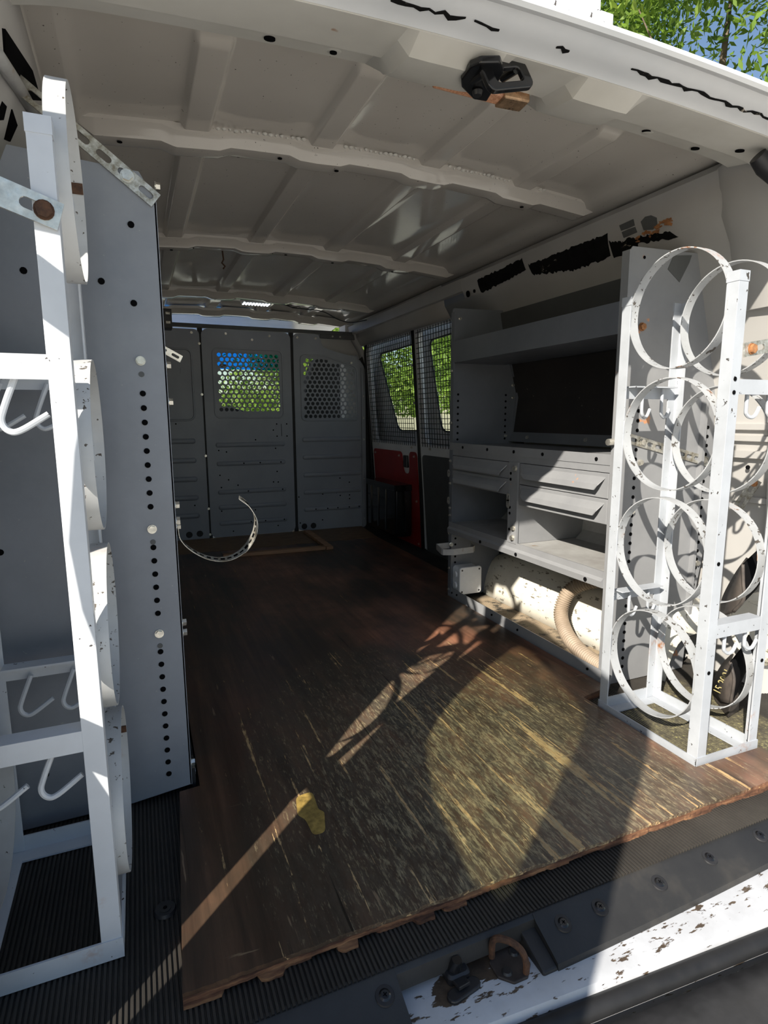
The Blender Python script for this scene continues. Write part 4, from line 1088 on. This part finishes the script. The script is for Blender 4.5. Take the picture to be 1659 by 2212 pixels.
# ================================================================== BOTTLE RACKS
def rack(label, xa, xb, y0, y1, zt, ringz, side, ringR=.1205, barz=(.79, .30), zb=-.017):
    """xa: aisle side x, xb: wall side x; side = +1 when the rack stands to the right of the aisle"""
    t_ = thing('bottle_rack', label, 'rack', ((xa + xb) / 2, (y0 + y1) / 2, zb), 'bottle racks by the tailgate')
    s_ = 1 if xb > xa else -1; W, T = .0255, .0032
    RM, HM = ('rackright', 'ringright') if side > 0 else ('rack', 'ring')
    for x, dx in ((xa, s_), (xb, -s_)):
        for y, dy in ((y0, 1), (y1, -1)):
            mb = MB(); mb.angle((x, y, zb + .004), (x, y, zt), (dx, 0, 0), (0, dy, 0), W, T)
            pst = mb.build('post', RM, t_, bevel=.0005)
            cp = MB(); cp.loft([[(x - dx * .0008 + dx * a, y - dy * .0008 + dy * b_, z) for a, b_ in ((0, 0), (W + .0016, 0), (W + .0016, T + .0016), (T + .0016, T + .0016), (T + .0016, W + .0016), (0, W + .0016))] for z in (zt - .018, zt + .001)])
            cp.build('end_sleeve', RM, pst)
            hl_ = MB()
            for zz in (.79, .765, .43, .20):
                if zz < zt - .05 and side > 0:
                    hl_.cyl((x + dx * .011, y - dy * .0005, zz), (0, -dy, 0), .0042, .0008, 10)
            if hl_.v: hl_.build('bolt_hole', 'hole', pst, kind='stuff')
    # bottom frame of angle iron
    for y, dy in ((y0, 1), (y1, -1)):
        mb = MB(); mb.angle((xa - s_ * .002, y - dy * .002, zb), (xb + s_ * .002, y - dy * .002, zb), (0, dy, 0), (0, 0, 1), .030, T); mb.build('bottom_rail', RM, t_)
    for x, dx in ((xa, s_), (xb, -s_)):
        mb = MB(); mb.angle((x - dx * .002, y0, zb + .0005), (x - dx * .002, y1, zb + .0005), (dx, 0, 0), (0, 0, 1), .027, T); mb.build('bottom_rail', RM, t_)
    # cross bars at both ends with hooks
    for y, dy in ((y0, 1), (y1, -1)):
        for bz in barz:
            mb = MB(); mb.angle((xa + s_ * (W - .0006), y + dy * .0003, bz), (xb - s_ * (W - .0006), y + dy * .0003, bz), (0, dy, 0), (0, 0, -1), .0285, T)
            bar = mb.build('cross_bar', RM, t_)
            for f_ in (.36, .70):
                hx = xa + (xb - xa) * f_; hy = y + dy * .012
                if side > 0: P = [(hx, hy, bz - .004), (hx, hy, bz - .055), (hx + .003, hy, bz - .066), (hx + .012, hy - dy * .002, bz - .072), (hx + .022, hy - dy * .004, bz - .068), (hx + .031, hy - dy * .005, bz - .052)]
                else: P = [(hx + .008, hy, bz - .02), (hx - .008, hy, bz - .06), (hx - .012, hy, bz - .076), (hx - .006, hy, bz - .087), (hx + .006, hy, bz - .087), (hx + .036, hy + .004, bz - .068)]
                hk = MB().tube(spline(P, 5), .0038, 8); hk.build('hook', RM, bar, smooth='auto')
    for i, z in enumerate(ringz):
        for k, x in enumerate((xa, xb)):
            w_ = .0235; x0 = x + s_ * .001 if k == 0 else x - s_ * .001 - s_ * .0
            c0 = (x0 if s_ * (1 if k == 0 else -1) > 0 else x0 - w_, (y0 + y1) / 2 + random.uniform(-.002, .002), z + random.uniform(-.002, .002) - (.012 if k else 0))
            if side < 0 and k == 0: c0 = (xa - .009, c0[1], c0[2])
            mb = MB(); mb.band(c0, 0, ringR, w_, .0022, 64, random.uniform(.0006, .002))
            ro = mb.build('hoop', HM, t_, smooth='auto')
            if side > 0 and i == 3 and k == 0:
                q = MB(); q.band((c0[0] - .0004, c0[1], c0[2]), 0, ringR - .0014, w_ + .0008, .0012, 6, 0, 2.52, 2.84)
                q.v = q.v[:24]; q.f = [f2 for f2 in q.f if max(f2) < 24]
                q.build('paint_smear', 'greenpaint', ro, label='green paint smear')
            if (i + k) % 3 == 0 or (i == 2 and k):
                a0 = math.pi * (.95 if side > 0 else .08); q = MB(); q.band((c0[0] - .0004, c0[1], c0[2]), 0, ringR - .0019, w_ + .0008, .0009, 5, 0, a0, a0 + .16)
                q.v = q.v[:20]; q.f = [f2 for f2 in q.f if max(f2) < 20]
                q.build('rust_patch', 'rustbolt' if k else 'rust', ro)
    if side < 0: hexbolt(MB(), (xa - .013, y1 - .0032, .80), (0, -1, 0), .0085, .008).build('hex_bolt', 'rust', t_, label='rusty hex bolt')
    return t_
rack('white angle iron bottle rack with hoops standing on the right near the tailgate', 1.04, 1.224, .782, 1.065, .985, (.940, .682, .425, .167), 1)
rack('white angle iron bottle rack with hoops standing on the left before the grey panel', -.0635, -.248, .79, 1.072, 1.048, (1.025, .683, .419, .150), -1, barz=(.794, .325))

# ================================================================== STRAPS
def strap(name, label, a, b, wdir, w, th, nslot, mat_='strap', bolts=(), cut=.0):
    a, b, wd = Vector(a), Vector(b), Vector(wdir)
    T = (b - a); L = T.length; T.normalize(); wd = (wd - T * wd.dot(T)).normalized(); N = T.cross(wd)
    t_ = thing(name, label, 'strap', a, 'slotted mounting straps')
    hs = [slot(L * (k + .5) / nslot, 0, L / nslot * .40, w * .20) for k in range(nslot)]
    holed([(0, -w / 2), (L, -w / 2 + cut), (L, w / 2), (0, w / 2)], hs, lambda u, v_, d_: a + T * u + wd * v_ + N * d_, th).build('slotted_bar', mat_, t_)
    for (u, m_, r) in bolts:
        c = a + T * u + N * (th if th > 0 else 0) if th > 0 else a + T * u + N * th
        hexbolt(MB(), c, N if th > 0 else -N, r, r * .8).build('hex_bolt', m_, t_)
    return t_
strap('mounting_strap', 'long slotted steel strap from the left shelf top up to the roof', (.058, 1.1285, 1.0845), (-.185, 1.1285, 1.27), (.6, 0, .8), .026, -.003, 8, 'strap', ((.054, 'zinc', .009),))
strap('mounting_strap', 'short slotted strap with a rusty bolt crossing the left rack post', (-.0615, .7888, .944), (-.30, .765, 1.02), (.2, 0, 1), .030, -.0035, 5, 'zinc', ((.017, 'rust', .0088),))
strap('mounting_strap', 'slotted strap with an orange rusty bolt at the right rack post', (1.066, .7815, .843), (1.33, .80, .885), (-.2, 0, 1), .026, .003, 8, 'strap', ((.02, 'rustbolt', .009),))
strap('mounting_strap', 'slotted zinc strap bolted across the sunlit shelf end panel', (1.185, 1.1645, .664), (1.482, 1.1645, .594), (.2, 0, 1), .026, .003, 10, 'strap', ((.045, 'zinc', .008), (.285, 'zinc', .008)))
strap('mounting_strap', 'small slotted strap peeping out behind the left shelf panel', (.045, 1.172, .852), (.088, 1.185, .830), (.4, 0, 1), .013, .002, 2, 'zinc')
strap('mounting_strap', 'short rusty strap end on the right wall beyond the bottle rack', (1.50, 1.075, .47), (1.505, 1.03, .555), (0, 1, .5), .028, .003, 2, 'strap', ((.085, 'rustbolt', .008),))
# curled perforated band
cs = thing('hanger_strap', 'curled perforated steel hanger strap springing from the left shelf panel', 'strap', (.058, 1.15, .52))
P = spline([(.060, 1.146, .522), (.064, 1.147, .497), (.083, 1.15, .473), (.115, 1.15, .453), (.150, 1.15, .448), (.182, 1.15, .462), (.203, 1.15, .490), (.2085, 1.15, .522), (.196, 1.15, .551), (.178, 1.15, .568)], 8)
mb = MB(); mb.strip(P, [Vector((-.15 - .0 * i, 1, .25 if i < 40 else .5)) for i in range(len(P))], .019, .0012); so = mb.build('perforated_band', 'strap', cs, smooth='auto')
mb = MB()
for i in range(3, len(P) - 2, 3):
    T = (P[i + 1] - P[i - 1]).normalized(); W = Vector((-.15, 1, .25 if i < 40 else .5)); W = (W - T * W.dot(T)).normalized(); Nn = T.cross(W)
    for sgn in (1, -1): mb.obox(P[i] + Nn * sgn * .0008, T * .0042, W * (.0022 if i % 2 else .0034), Nn * .0002)
mb.build('perforation', 'hole', so, kind='stuff')
hexbolt(MB(), (.0585, 1.15, .53), (1, 0, 0), .008, .008).build('hex_bolt', 'zinc', cs)

# ================================================================== HEADER FITTINGS
st_ = thing('door_striker', 'black metal door latch striker with a loop under the roof header', 'striker', (.56, .9, 1.28))
ob = [(.528, .862), (.555, .848), (.578, .872), (.606, .965), (.580, .968), (.540, .940), (.526, .918), (.520, .880)]
mb = MB(); mb.loft([[(x, y, 1.262 + (.004 if z else 0) + z + (y - .9) * .06) for x, y in ob] for z in (.0, .008)]); bp_ = mb.build('base_plate', 'blackgloss', st_, bevel=.003)
for x, y in ((.546, .878), (.568, .935)): mb = MB(); mb.cyl((x, y, 1.262), (0, 0, -1), .009, .007, 16, .007); mb.build('bolt_head', 'black', bp_, smooth='auto')
# loop plate facing rearwards, tilted
U = Vector((.072, 0.006, .022)).normalized(); V = Vector((-.008, .012, .036)).normalized(); V = (V - U * V.dot(U)).normalized(); Nl = U.cross(V)
C0 = Vector((.583, .872, 1.2565))
lp = holed(rrect(-.046, .046, -.024, .024, .012), [rrect(-.026, .030, -.0115, .0125, .007)], lambda u, v, d_: C0 + U * u + V * v + Nl * (d_ - .005), .010)
lp.build('loop_plate', 'blackgloss', st_, bevel=.002, smooth='auto')
for u in (-.036, .028):
    a = C0 + U * u + V * .012; mb = MB(); mb.tube([a, a + Vector((.004, .045, .010))], .007, 10); mb.build('loop_arm', 'blackgloss', st_, smooth='auto')
bl = thing('brake_light', 'amber high mounted brake lamp housing tucked behind the roof header', 'lamp', (.60, .985, 1.30))
mb = MB(); mb.loft([[(.515, y, z) for y, z in ((.975, 1.315), (.972, 1.290), (1.0, 1.286), (1.01, 1.315))], [(.692, y, z) for y, z in ((.975, 1.310), (.972, 1.285), (1.0, 1.283), (1.01, 1.312))]]); mb.build('lens', 'amber', bl, bevel=.004)
mb = MB(); mb.loft([[(.645, y, z) for y, z in ((.970, 1.302), (.968, 1.283), (1.002, 1.280), (1.0, 1.31))], [(.70, y, z) for y, z in ((.970, 1.304), (.968, 1.285), (1.002, 1.282), (1.0, 1.31))]]); mb.build('reflector_end', 'foil', bl, bevel=.003)
for x in (.475, .44): mb = MB(); mb.cyl((x, 1.01, 1.316), (0, 0, -1), .014, .012, 14, .010); mb.build('grommet', 'black', bl, smooth='auto')
# LED dome lamp at the third bow
dl = thing('dome_lamp', 'oval white LED lamp on the roof near the bulkhead', 'lamp', (.655, 3.32, 1.33))
mb = MB(); mb.loft([[(.655 + .085 * math.cos(a) * k, 3.345 + .055 * math.sin(a) * k, z) for a in [2 * math.pi * i / 28 for i in range(28)]] for z, k in ((1.372, 1.0), (1.345, 1.0), (1.338, .95))]); mb.build('housing', 'whiteplastic', dl, smooth='auto')
mb = MB()
for i in range(9):
    for j in range(4): mb.cyl((.655 + (i - 4) * .0165, 3.345 + (j - 1.5) * .018, 1.3385), (0, 0, -1), .0062, .004, 8, .004)
mb.build('led_dots', 'led', dl, kind='stuff')
w = MB().tube(spline([(.73, 3.31, 1.345), (.80, 3.30, 1.338), (.86, 3.33, 1.33), (.95, 3.36, 1.332), (1.05, 3.38, 1.328), (1.16, 3.42, 1.295), (1.24, 3.42, 1.285), (1.31, 3.36, 1.295)], 8), .0028, 6).build('wire', 'black', smooth=True)
tag(w, 'thin black wire sagging under the roof from the LED lamp', 'wire')
w = MB().tube(spline([(.70, 3.30, 1.347), (.76, 3.29, 1.338), (.80, 3.315, 1.340), (.84, 3.30, 1.335), (.90, 3.33, 1.336)], 8), .002, 6).build('wire', 'black', smooth=True)
tag(w, 'short loose black wire end beside the LED lamp', 'wire')
mb = MB(); mb.obox((.865, 3.325, 1.329), (.014, .003, 0), (-.001, .005, 0), (0, 0, .004)); 
w = mb.build('wire_connector', 'black', bevel=.001); tag(w, 'tiny black wire connector hanging under the roof near the LED lamp', 'connector')
w = MB().tube([(.34, 2.335, 1.334), (.342, 2.328, 1.30), (.335, 2.325, 1.287), (.345, 2.32, 1.275), (.338, 2.318, 1.265)], .003, 7).build('wire_hook', 'rust', smooth=True)
tag(w, 'small bent wire hook hanging from the second roof bow', 'hook')
sbk = thing('switch_box', 'small black box under the roof left of the bulkhead', 'box', (.16, 2.95, 1.17))
mb = MB(); mb.box(.135, .186, 2.90, 2.98, 1.125, 1.21); b_ = mb.build('body', 'black', sbk, bevel=.003)
for z in (1.15, 1.19): MB().box(.16, .178, 2.8985, 2.9, z - .005, z + .005).build('button', 'strap', b_)
mb = MB(); mb.box(.135, .15, 2.92, 2.96, 1.205, 1.37); mb.build('stem', 'black', sbk)
rb = MB(); rb.loft([[(1.352, 2.62, 1.225), (1.345, 2.70, 1.225), (1.352, 2.70, 1.285), (1.335, 2.62, 1.285)], [(1.37, 2.63, 1.225), (1.37, 2.69, 1.225), (1.36, 2.69, 1.285), (1.36, 2.63, 1.285)]])
rb.build('belt_bracket', 'wallpaint', wr, bevel=.004)
MB().cyl((1.346, 2.665, 1.24), (-1, 0, 0), .008, .003, 12).build('bracket_hole', 'hole', wr)
# black gas strut stub at the top right corner
gs_ = thing('door_check', 'black door check stub at the top right corner of the opening', 'door check', (1.25, .9, 1.2))
mb = MB(); mb.tube([(1.225, .905, 1.252), (1.245, .90, 1.235), (1.275, .88, 1.20)], [.017, .021, .018], 14); mb.build('boot', 'black', gs_, smooth='auto')
mb = MB(); mb.tube([(1.275, .88, 1.20), (1.33, .85, 1.14)], .011, 12); mb.build('rod', 'blackgloss', gs_, smooth='auto')

# ================================================================== SILL FITTINGS
sk = thing('sill_striker', 'rusty door striker loop bolted on the rear sill', 'striker', (.447, .60, -.062))
oc = [(.447 + .030 * math.cos(a), .600 + .030 * math.sin(a)) for a in [math.radians(22 + 45 * i) for i in range(8)]]
mb = MB(); mb.loft([[(x, y, z) for x, y in oc] for z in (-.064, -.056)]); pb = mb.build('base_plate', 'darkrust', sk, bevel=.0015)
for x, y in ((.435, .590), (.462, .612)): mb = MB(); mb.cyl((x, y, -.056), (0, 0, 1), .008, .003, 18, .006); mb.build('screw', 'black', pb, smooth='auto')
mb = MB().tube(spline([(.428, .618, -.056), (.427, .616, -.030), (.431, .610, -.019), (.445, .597, -.018), (.455, .585, -.025), (.459, .579, -.04), (.459, .578, -.056)], 6), .0048, 10); mb.build('loop', 'rust', sk, smooth='auto')
lt = thing('door_wedge', 'black rubber tipped door wedge fitting on the rear sill', 'door stop', (.37, .61, -.062))
mb = MB(); mb.loft([[(x, y, z) for x, y in rrect(.350 + k, .385 - k, .604 + k, .634 - k, .006)] for z, k in ((-.063, 0), (-.050, 0), (-.047, .003))]); mb.build('block', 'black', lt, smooth='auto')
mb = MB(); mb.cyl((.366, .618, -.048), (.1, -.2, 1), .0115, .016, 16, .007); mb.build('tip', 'blackgloss', lt, smooth='auto')
mb = MB(); mb.loft([[(x, y, z) for x, y in slot(.366, .592, .036, .0095, .18)] for z in (-.0635, -.055)]); mb.build('pad', 'black', lt, bevel=.002)
mb = MB(); mb.obox((.365, .600, -.052), (.009, .001, 0), (-.001, .010, -.002), (0, 0, .003)); mb.build('tongue', 'black', lt, bevel=.001)
# dark worn patch around the fittings
# ================================================================== RUBBER BOOTS IN THE RIGHT CORNER
t = NT('dusty_black_rubber')
d = t.noise(18, 5, .65)
MAT['tirerub'] = t.out(t.ramp(d, [(.35, (.035, .030, .027)), (.65, (.085, .07, .06))]), .6)
MAT['rubtext'] = m_simple('faded_yellow_print', (.42, .36, .16), .6, 0, .2, 60)
# curved rubber covers with dark open mouths: outer flank, rolled rim, lining
def cover(name_label, left, rim, back, loc):
    t_ = thing('rubber_cover', name_label, 'rubber cover', loc, 'rubber covers')
    def curve(P, n=5): return [tuple(v) for v in spline(P, n)]
    L_, R_, B_ = curve(left), curve(rim), curve(back)
    mid = [tuple((Vector(a) * .45 + Vector(b) * .55) + Vector((-.012, -.006, 0))) for a, b in zip(L_, R_)]
    mb = MB(); mb.loft([L_, mid, R_], closed=False, caps=False); fk = mb.build('flank', 'tirerub', t_, smooth=True, solid=.005)
    m2 = [tuple((Vector(a) + Vector(b)) / 2 + Vector((.03, .01, 0))) for a, b in zip(R_, B_)]
    mb = MB(); mb.loft([R_, m2, B_], closed=False, caps=False); mb.build('lining', 'hole', t_, smooth=True, solid=.004)
    MB().tube(R_, .004, 6).build('rim', 'tirerub', t_, smooth=True)
    return t_
cover('upper black rubber cover with an open mouth behind the right bottle rack', [(1.36, .993, .215), (1.36, .990, .262), (1.36, .963, .33), (1.36, .937, .378)], [(1.30, .917, .255), (1.30, .895, .292), (1.30, .90, .333), (1.30, .905, .375)], [(1.40, .952, .28), (1.40, .917, .335), (1.40, .903, .40), (1.40, .93, .42)], (1.34, .93, .22))
b2 = cover('lower black rubber cover with yellow print in the right corner', [(1.36, .99, -.005), (1.36, .995, .03), (1.36, .975, .085), (1.36, .95, .125)], [(1.29, .895, .03), (1.29, .892, .09), (1.29, .90, .118), (1.29, .906, .132)], [(1.42, .985, .0), (1.42, .95, .075), (1.42, .93, .125), (1.42, .955, .165)], (1.34, .93, -.018))
tx = bpy.data.curves.new('print', 'FONT'); tx.body = '15 2001'; tx.size = .026; tx.align_x = 'CENTER'; tx.extrude = .0004
to = bpy.data.objects.new('printed_number', tx); COL.objects.link(to)
A = Vector((-.10, -.42, 1)).normalized(); X = Vector((.86, .50, 0)); X = (X - A * X.dot(A)).normalized(); Yv = A.cross(X)
ctr = Vector((1.309, .924, .066))
Mx = Matrix((A, Yv, -X)).transposed().to_4x4(); Mx.translation = ctr
dg = bpy.context.evaluated_depsgraph_get(); me = bpy.data.meshes.new_from_object(to.evaluated_get(dg)); bpy.data.objects.remove(to)
me.transform(Mx); me.transform(Matrix.Translation(-Vector(b2.location))); me.materials.clear(); me.materials.append(MAT['rubtext'])
to = bpy.data.objects.new('printed_number', me); COL.objects.link(to); to.parent = b2
mb = MB(); mb.loft([[(1.36, .992, -.017), (1.36, .99, -.006), (1.325, .94, .012), (1.29, .896, .024), (1.30, .905, -.017)], [(1.40, 1.0, -.017), (1.40, 1.0, -.006), (1.38, .96, .012), (1.36, .92, .024), (1.36, .92, -.017)]]); mb.build('collar', 'tirerub', b2, bevel=.004)
# tail lamp bulge of the body behind the boots
mb = MB(); mb.loft([[(xw(.1) - d_, .97 + math.cos(a) * .09 * k, .165 + math.sin(a) * .10 * k) for a in [2 * math.pi * i / 20 for i in range(20)]] for d_, k in ((-.01, 1), (.05, .95), (.065, .8))]); mb.build('lamp_pocket', 'arch', wr, smooth='auto')

# ================================================================== CAB BEYOND THE BULKHEAD
fl = MB(); fl.box(-.35, 1.55, 3.70, 5.3, -.30, -.26); struct(fl.build('trim_5', 'mat'), 'dark cab floor beyond the bulkhead')
for (nm, x, sg) in (('trim_6', 1.50, 1), ('trim_7', -.30, -1)):
    q = MB(); q.box(x - .02, x + .02, 3.76, 5.1, -.3, .66); q.box(x - .13 - .07 * sg, x - .05 - .07 * sg, 3.72, 3.84, .6, 1.38); struct(q.build(nm, 'white'), 'white cab door lower panel and pillar')
ws = struct(holed([(-.18, .66), (1.38, .66), (1.26, 1.44), (-.06, 1.44)], [rrect(-.08, 1.28, .70, 1.37, .06)], lambda x, z, d_: (x, 5.55 - .62 * (z - .66) / .75 + d_, z), .02).build('window_1', 'seal'), 'windshield with blue tint band seen through the bulkhead')
wsf = lambda x, z, d_: (x, 5.555 - .62 * (z - .66) / .75 + d_, z)
holed([(-.09, .69), (1.29, .69), (1.29, 1.13), (-.09, 1.13)], [], wsf, .004).build('window_pane', 'glass', ws)
holed([(-.09, 1.13), (1.29, 1.13), (1.29, 1.38), (-.09, 1.38)], [], wsf, .004).build('tint_band', 'tint', ws)
ds = thing('dashboard', 'black van dashboard seen through the perforated bulkhead window', 'dashboard', (.6, 5.0, .3))
mb = MB(); mb.loft([[(-.25, y, z) for y, z in ((4.75, .25), (4.72, .66), (4.82, .735), (5.5, .72), (5.5, .25))], [(1.46, y, z) for y, z in ((4.75, .25), (4.72, .62), (4.82, .70), (5.5, .69), (5.5, .25))]]); mb.build('body', 'black', ds, bevel=.02)
mb = MB(); mb.loft([[(x, y, z) for x, z in ((.50, .70), (.52, .80), (.68, .815), (.80, .78), (.86, .70))] for y in (4.74, 4.95)]); mb.build('hood', 'black', ds, bevel=.01)
hd_ = MB(); hd_.loft([[(x, y, z) for x, z in ((-.1, .2), (-.05, .60), (.6, .645), (1.25, .60), (1.3, .2))] for y in (5.52, 6.35)]); o = hd_.build('engine_hood', 'white', bevel=.03); tag(o, 'white van hood beyond the windshield', 'hood')
se = thing('passenger_seat', 'dark high backed cab seat behind the right perforated window', 'seat', (1.28, 4.05, -.26))
mb = MB(); mb.loft([[(x, y + (z - .2) * -.12, z) for x, z in roundpoly([(1.06, .1), (1.48, .1), (1.47, .9), (1.40, 1.14), (1.16, 1.14), (1.08, .9)], .07)] for y in (4.02, 4.10, 4.16)]); mb.build('backrest', 'seat', se, smooth='auto')
mb = MB(); mb.box(1.06, 1.48, 4.08, 4.55, .02, .18); mb.build('cushion', 'seat', se, bevel=.03)
mb = MB(); mb.box(1.10, 1.44, 4.10, 4.5, -.26, .02); mb.build('base', 'black', se)
sw = thing('rearview_mirror', 'small dark rear view mirror seen through the door panel window', 'mirror', (.72, 4.98, 1.06))
mb = MB(); mb.loft([[(x, y, z) for x, z in rrect(.66, .72, 1.125, 1.155, .012)] for y in (4.98, 5.0)]); mb.build('housing', 'black', sw, bevel=.003)
MB().tube([(.69, 5.0, 1.145), (.69, 5.10, 1.17)], .006, 8).build('stem', 'black', sw)

# ================================================================== ROOF RACK LEGS, TREES
for i, (x0, x1, lab) in enumerate(((.700, .735, 'white roof ladder rack leg, the left one above the gutter'), (.772, .818, 'white roof ladder rack leg, the right one above the gutter'))):
    rk = thing('roof_rack_leg', lab, 'roof rack', ((x0 + x1) / 2, .95, 1.42), 'roof rack legs')
    mb = MB(); mb.box(x0, x1, .93, .955, 1.41, 1.70); mb.build('post', 'rack', rk, bevel=.002)
    mb = MB(); mb.box(x0 - .012, x1 + .012, .91, .98, 1.402, 1.425); mb.build('foot', 'rack', rk, bevel=.002)
    mb = MB(); mb.box(x0 - .01, x1 + .01, .925, 1.6, 1.69, 1.72); mb.build('rail', 'rack', rk, bevel=.002)

import numpy as np
def tree(label, x, y, h, R, ztop, n, seed, leaf=.075, group=None, zlow=None, squash=1.0):
    rng = np.random.default_rng(seed)
    t_ = thing('leafy_tree', label, 'tree', (x, y, -.62), 'trees around the van')
    zc = ztop - R * squash
    # trunk and limbs
    mb = MB(); mb.tube([(x, y, -.62), (x + .05, y, zc * .4), (x - .05, y + .05, zc), (x, y, ztop - R * .4)], [.12, .09, .05, .015], 9); mb.build('trunk', 'bark', t_, smooth=True)
    for k in range(9):
        a = rng.uniform(0, 6.28); e = rng.uniform(.1, .9); d_ = Vector((math.cos(a) * math.cos(e), math.sin(a) * math.cos(e), math.sin(e) * squash))
        p0 = Vector((x, y, zc - R * .5 * squash + rng.uniform(0, R * .6))); MB().tube([p0, p0 + d_ * R * .45 + Vector((0, 0, .1)), p0 + d_ * R * .92], [.03, .018, .006], 6).build('branch', 'bark', t_, smooth=True)
    # clumped foliage
    m = 46; cd = rng.normal(size=(m, 3)); cd /= np.linalg.norm(cd, axis=1)[:, None]; cr = R * rng.uniform(.45, 1.0, m) ** .6
    cc = cd * cr[:, None]; cc[:, 2] *= squash
    idx = rng.integers(0, m, n); sp = rng.normal(size=(n, 3)) * (R * .17)
    c = cc[idx] + sp + np.array([x, y, zc])
    if zlow is not None: c = c[c[:, 2] > zlow]
    n = len(c)
    u = rng.normal(size=(n, 3)); u[:, 2] -= .5; u /= np.linalg.norm(u, axis=1)[:, None]
    w = rng.normal(size=(n, 3)); v = np.cross(u, w); v /= np.linalg.norm(v, axis=1)[:, None]
    s = leaf * rng.uniform(.7, 1.3, n)[:, None]
    nn = np.cross(u, v) * .18
    V = np.stack([c - u * s, c + v * s * .34 + nn * s, c + u * s, c - v * s * .34 + nn * s], 1).reshape(-1, 3) - np.array([x, y, -.62])
    F = np.arange(4 * n).reshape(n, 4)
    me = bpy.data.meshes.new('foliage'); me.vertices.add(4 * n); me.vertices.foreach_set('co', V.astype('f4').ravel())
    me.loops.add(4 * n); me.loops.foreach_set('vertex_index', F.ravel().astype('i4')); me.polygons.add(n)
    me.polygons.foreach_set('loop_start', (np.arange(n) * 4).astype('i4')); me.update(calc_edges=True); me.validate()
    me.materials.append(MAT['leaf']); o = bpy.data.objects.new('foliage', me); COL.objects.link(o); o.parent = t_; o['kind'] = 'stuff'
    return t_
tree('tall leafy tree rising above the roof at the top right corner', 6.4, 5.2, 5, 2.4, 6.5, 60000, 1, .06)
tree('leafy tree seen through the left part of the side door window', 7.3, 17.5, 4, 2.5, 5.4, 24000, 2, .09, zlow=.75)
tree('leafy tree seen through the wire guarded rear side door window', 8.6, 11.8, 4, 2.5, 5.4, 24000, 3, .09, zlow=.8)
tree('leafy tree ahead of the van on the right of the windshield', 4.6, 19.0, 4, 1.8, 2.9, 12000, 4, .09)
tree('farther tree ahead of the van, low behind the windshield', 4.0, 26.0, 4, 1.9, 1.9, 7000, 5, .13)
